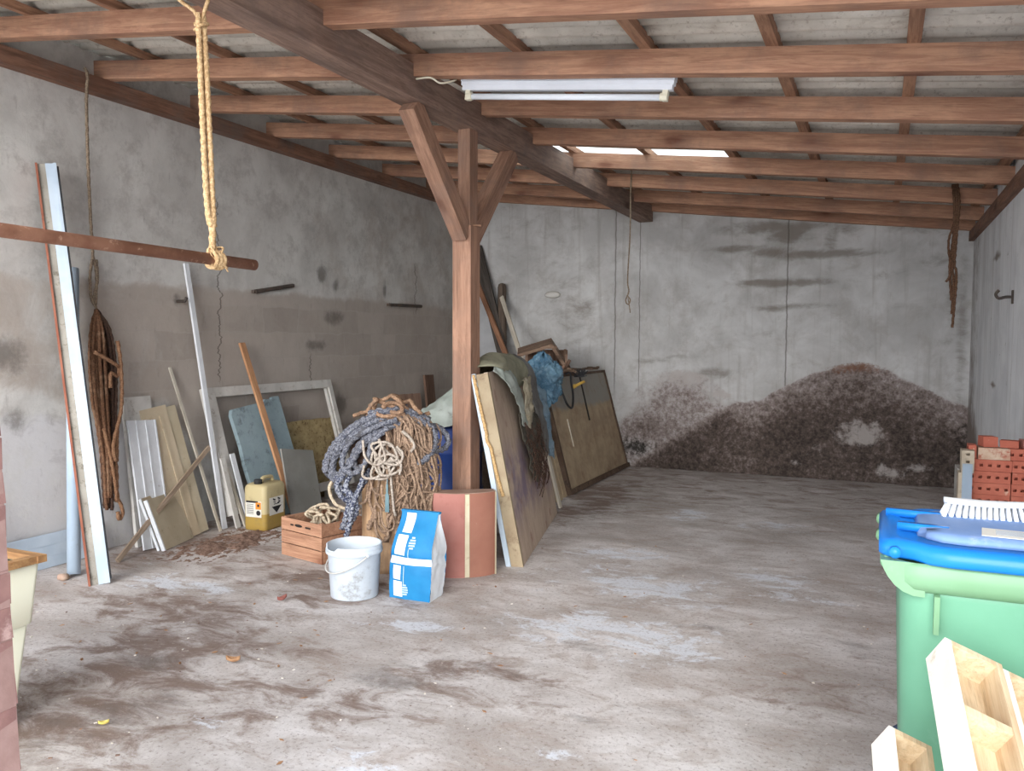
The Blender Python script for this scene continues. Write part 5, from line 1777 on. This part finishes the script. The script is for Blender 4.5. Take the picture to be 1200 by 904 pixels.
# column of grey blocks and a clear strip at the end of the stack
for c in range(3):
    z = .27 * c
    tag(MB().box(.05, .20, .268, (0, 0, .134)).bevel(.004, 1).rough(.003, 14).build('grey_slab', M_greyblock, None, False, T(.488 + .002 * c, 6.0, z)), ('lowest', 'middle', 'topmost')[c] + ' grey concrete block on end beside the red bricks', 'block')
mb = brick_mb(.07, .11, .14, 1, 3, .02, .014)
tag(MB().box(.052, .10, .80, (0, 0, .40)).bevel(.004, 1).build('beige_post', M_cbrick, None, False, T(.492, 5.84, 0)), 'beige concrete post standing at the end of the red bricks', 'post')
tag(mb.build('beige_block', M_cbrick, None, False, T(.515, 5.845, .80)), 'beige block with three holes on top of the beige post', 'block')
n = NT('clear_blue_plastic'); n.b.inputs['Transmission Weight'].default_value = .5
tag(MB().box(.055, .012, .86, (0, 0, .43)).bevel(.002, 1).build('clear_strip', n.out(S(196, 214, 232), .15), None, False, T(.512, 5.77, 0)), 'bluish clear plastic strip standing before the beige post', 'strip')

# ------------------------------------------------------------------ pale wooden trays leaning on the bin
W_pale = wood('pale_softwood', S(212, 192, 160), S(194, 168, 134), 'z', S(176, 136, 100))
W_palew = surf('whitewashed_wood', S(218, 210, 196), S(228, 222, 212), 4, S(184, 170, 150), 10, .58, .75, rough=.8, bump=.2)


def tray(label, apex, w, d, u, W_, D_, L_, parts=1):
    w, d, u = V(w), V(d), V(u)
    u.normalize(); w = (w - u * w.dot(u)).normalized(); d = (d - u * d.dot(u) - w * d.dot(w)).normalized()
    m = Matrix(((w.x, d.x, u.x, apex[0]), (w.y, d.y, u.y, apex[1]), (w.z, d.z, u.z, apex[2]), (0, 0, 0, 1)))
    t = thing('wooden_tray', label, 'tray', m)
    th = .016
    MB().box(th, D_, L_, (th / 2, D_ / 2, L_ / 2)).bevel(.002, 1).build('side_board', W_palew, t)
    MB().box(th, D_, L_, (W_ - th / 2, D_ / 2, L_ / 2)).bevel(.002, 1).build('side_board', W_pale, t)
    MB().box(W_ - 2 * th, D_, th, (W_ / 2, D_ / 2, th / 2)).bevel(.002, 1).build('end_board', W_pale, t)
    MB().box(W_ - 2 * th, D_, th, (W_ / 2, D_ / 2, L_ - th / 2)).bevel(.002, 1).build('end_board', W_pale, t)
    MB().box(W_ - 2 * th, .012, L_ - 2 * th, (W_ / 2, D_ - .006, L_ / 2)).build('bottom_board', W_pale, t)
    for k in range(parts):
        z = L_ * (.36 if k == 0 else .7)
        MB().box(W_ - 2 * th, D_ * .92, th * 1.4, (W_ / 2, D_ * .5, z)).bevel(.002, 1).build('divider', W_pale, t)
    return t


WV, DV, UV = (.88, .24, -.41), (-.47, .29, -.83), (.07, -.93, -.37)
tray('whitish wooden tray with dividers sloping up against the green bin', (.167, 2.30, .874), WV, DV, UV, .148, .085, .62, 2)
tray('smaller pale wooden tray low at the front left of the bin', (.045, 2.28, .63), WV, DV, UV, .115, .085, .55, 1)
tray('pale wooden tray partly hidden behind the larger tray at the picture edge', (.30, 2.345, .80), WV, DV, UV, .15, .08, .60, 1)
W_pal = wood('pallet_wood', S(206, 178, 142), S(178, 148, 114), 'y')
# a low stack of slatted timber carries the trays
pal = thing('timber_stand', 'low pale timber stand below the wooden trays in front of the bin', 'stand', T(.28, 2.03, 0))
for x in (-.25, 0, .25):
    MB().box(.07, .85, .09, (x, 0, .045)).build('runner', W_pal, pal)
for k in range(6):
    MB().box(.60, .10, .02, (0, -.36 + .144 * k, .10)).build('slat', W_pal, pal)
for x, y, hh in ((-.16, .18, .40), (.14, .18, .48), (-.16, -.30, .17), (.14, -.30, .28)):
    MB().box(.10, .10, hh, (x, y, .11 + hh / 2)).build('upright', W_pal, pal)

# ------------------------------------------------------------------ brick jamb and cream trough at the near left
M_jamb = surf('weathered_jamb_brick', S(140, 106, 100), S(120, 88, 84), 6, S(164, 136, 130), 12, .56, .72, rough=.95, bump=.6, bs=30)
M_jmortar = surf('jamb_mortar', S(132, 104, 98), S(146, 118, 112), 9, rough=.95, bump=.4)
jb = bpy.data.objects.new('brick_pillar', None); COL.objects.link(jb)
jb.location = (-1.96, 1.03, 0)
jb.rotation_euler = (0, math.radians(-2.6), 0)
jb['kind'] = 'structure'
MB().box(.425, .355, 3.0, (0, 0, 1.5)).build('mortar_core', M_jmortar, jb)
RR = random.Random(6)
bp = None; bq = None
for c in range(39):
    z = .077 * c
    for (x, y, rot) in (((-.105, -.09, 0), (-.105, .09, 0), (.15, 0, 1)) if c % 2 == 0 else ((.105, -.09, 0), (.105, .09, 0), (-.15, 0, 1))):
        if bp is None:
            bp = o = MB().box(.21, .172, .071, (0, 0, .0355)).bevel(.004, 1).rough(.003, 18).build('brick', M_jamb, jb)
            bq = MB().box(.122, .356, .071, (0, 0, .0355)).bevel(.004, 1).rough(.003, 18).build('brick', M_jamb, jb)
            o = bp
        elif bq is not None and rot and not bq.get('used'):
            o = bq
        else:
            o = (bq if rot else bp).copy(); COL.objects.link(o)
        if rot:
            bq['used'] = 1
        o.location = (x * 1.02 + RR.uniform(-.003, .003), y * 1.02 + RR.uniform(-.003, .003), z + .004)
for o in list(jb.children):
    if 'used' in o:
        del o['used']

M_tub = surf('cream_enamel', S(232, 230, 206), S(238, 236, 214), 2, S(206, 200, 176), 7, .62, .8, rough=.4, bump=.05)
M_tubin = surf('white_tub_inside', S(224, 224, 220), S(232, 232, 228), 3, S(190, 186, 178), 9, .6, .8, rough=.5, bump=.05)
W_rim = wood('worn_brown_rim', S(178, 138, 94), S(150, 110, 72), 'x')
tb = thing('cream_trough', 'tall cream trough with a worn brown wooden rim beside the brick pillar', 'trough', T(-3.50, 1.73, 0))
mb = MB()
rings = [mb.ring(rrect(w, d, r, z, 5)) for w, d, r, z in ((.49, .92, .02, 0), (.50, .94, .025, .02), (.722, 1.012, .025, .69))]
mb.skin(rings)
mb.build('tub_body', M_tub, tb, True)
mb = MB()
rings = [mb.ring(rrect(w, d, r, z, 5)) for w, d, r, z in ((.655, .985, .025, .44), (.672, .998, .025, .446), (.742, 1.025, .025, .70), (.69, .98, .025, .70))]
mb.skin(rings, True, False)
mb.build('tub_collar', M_tub, tb, True)
mb = MB()
for sx, sy, w, d in ((0, -.505, .78, .04), (0, .505, .78, .04)):
    mb.box(w, d, .03, (sx, sy, .715))
for sx in (-.365, .365):
    mb.box(.04, .97, .03, (sx, 0, .715))
mb.bevel(.006, 1).build('wooden_rim', W_rim, tb)
MB().box(.66, .96, .006, (0, 0, .66)).build('inner_tray', M_tubin, tb)

# ------------------------------------------------------------------ dirt and litter on the floor
M_dirt = surf('brown_soil', S(138, 112, 98), S(116, 92, 80), 12, S(176, 150, 134), 34, .58, .7, rough=1, bump=.8, bs=60)


def mound(name, label, x0, x1, y0, y1, h, seed):
    mb = MB()
    mb.grid(lambda u, v: V((x0 + (x1 - x0) * u, y0 + (y1 - y0) * v, -.008 + h * max(0, math.sin(math.pi * u) * math.sin(math.pi * v)) * (.6 + .8 * noise.noise(V((u * 6, v * 9, seed)))) + .014 * noise.noise(V((u * 14, v * 20, seed))) + .012 * noise.noise(V((u * 45, v * 60, seed))))), 90, 140)
    o = mb.build(name, M_dirt, None, True)
    o['kind'] = 'stuff'
    return tag(o, label, 'soil')


mound('soil', 'thin drift of brown soil on the floor along the tan boards', -5.0, -4.35, 4.3, 5.6, .03, 2)
RR = random.Random(44)
M_leaf = surf('dry_leaf', S(150, 110, 80), S(180, 140, 104), 20, rough=.9, bump=0)
M_chip = surf('pale_chip', S(206, 196, 184), S(226, 218, 208), 20, rough=.9, bump=0)
mbl, mbc, mbd = MB(), MB(), MB()
for k in range(300):
    if k % 3:
        x, y = -3.6 + RR.gauss(0, 1.1), RR.uniform(1.9, 5.0)
    else:
        x, y = RR.uniform(-3.2, .6), RR.uniform(2.4, 6.5)
    if not (-5.2 < x < .8):
        continue
    s = RR.uniform(.004, .014)
    q = Rz(RR.uniform(0, 6.28)).to_3x3() @ Rx(RR.uniform(-.3, .3)).to_3x3()
    r_ = RR.random()
    if r_ < .3:
        mbl.prism([(-s * 1.3, 0), (0, s * .6), (s * 1.4, .1 * s), (0, -s * .5)], 0, .002, T(x, y, .004) @ q.to_4x4())
    elif r_ < .7:
        mbc.box(s * .9, s * .55, s * .3, (x, y, s * .15), q)
    else:
        mbd.box(s * 1.1, s * .5, s * .3, (x, y, s * .15), q)
for mb, nm, mt, lb in ((mbl, 'leaves', M_leaf, 'dry brown leaf scraps scattered over the floor'), (mbc, 'debris', M_chip, 'pale stone and plaster chips scattered over the floor'), (mbd, 'debris', M_dirt, 'dark crumbs of earth scattered over the floor')):
    o = mb.build(nm, mt); o['kind'] = 'stuff'; tag(o, lb, 'litter')
for (x, y, a, lb) in ((-2.9, 3.08, .4, 'curled tan leaf on the floor in front of the crate'), (-3.32, 3.95, 1.4, 'reddish leaf on the floor before the white board'), (-2.92, 2.35, .8, 'small yellow leaf on the dark floor by the pillar')):
    mb = MB()
    mb.grid(lambda u, v: V(((u - .5) * .07, (v - .5) * .035 * math.sin(math.pi * min(max(u, .06), .94)), .012 + .02 * (v - .5) ** 2 * 4 + .012 * (u - .5) ** 2 * 4)), 8, 6)
    mt = {'c': M_leaf, 'r': surf('red_leaf', S(150, 92, 84), S(170, 110, 98), 20, bump=0), 's': surf('yellow_leaf', S(206, 186, 96), S(216, 196, 112), 20, bump=0)}[lb[0]]
    tag(solid(mb.build('fallen_leaf', mt, None, True, T(x, y, .0) @ Rz(a) @ Matrix.Diagonal((.6 if lb[0] == 's' else 1,) * 3 + (1,))), .002), lb, 'leaf')
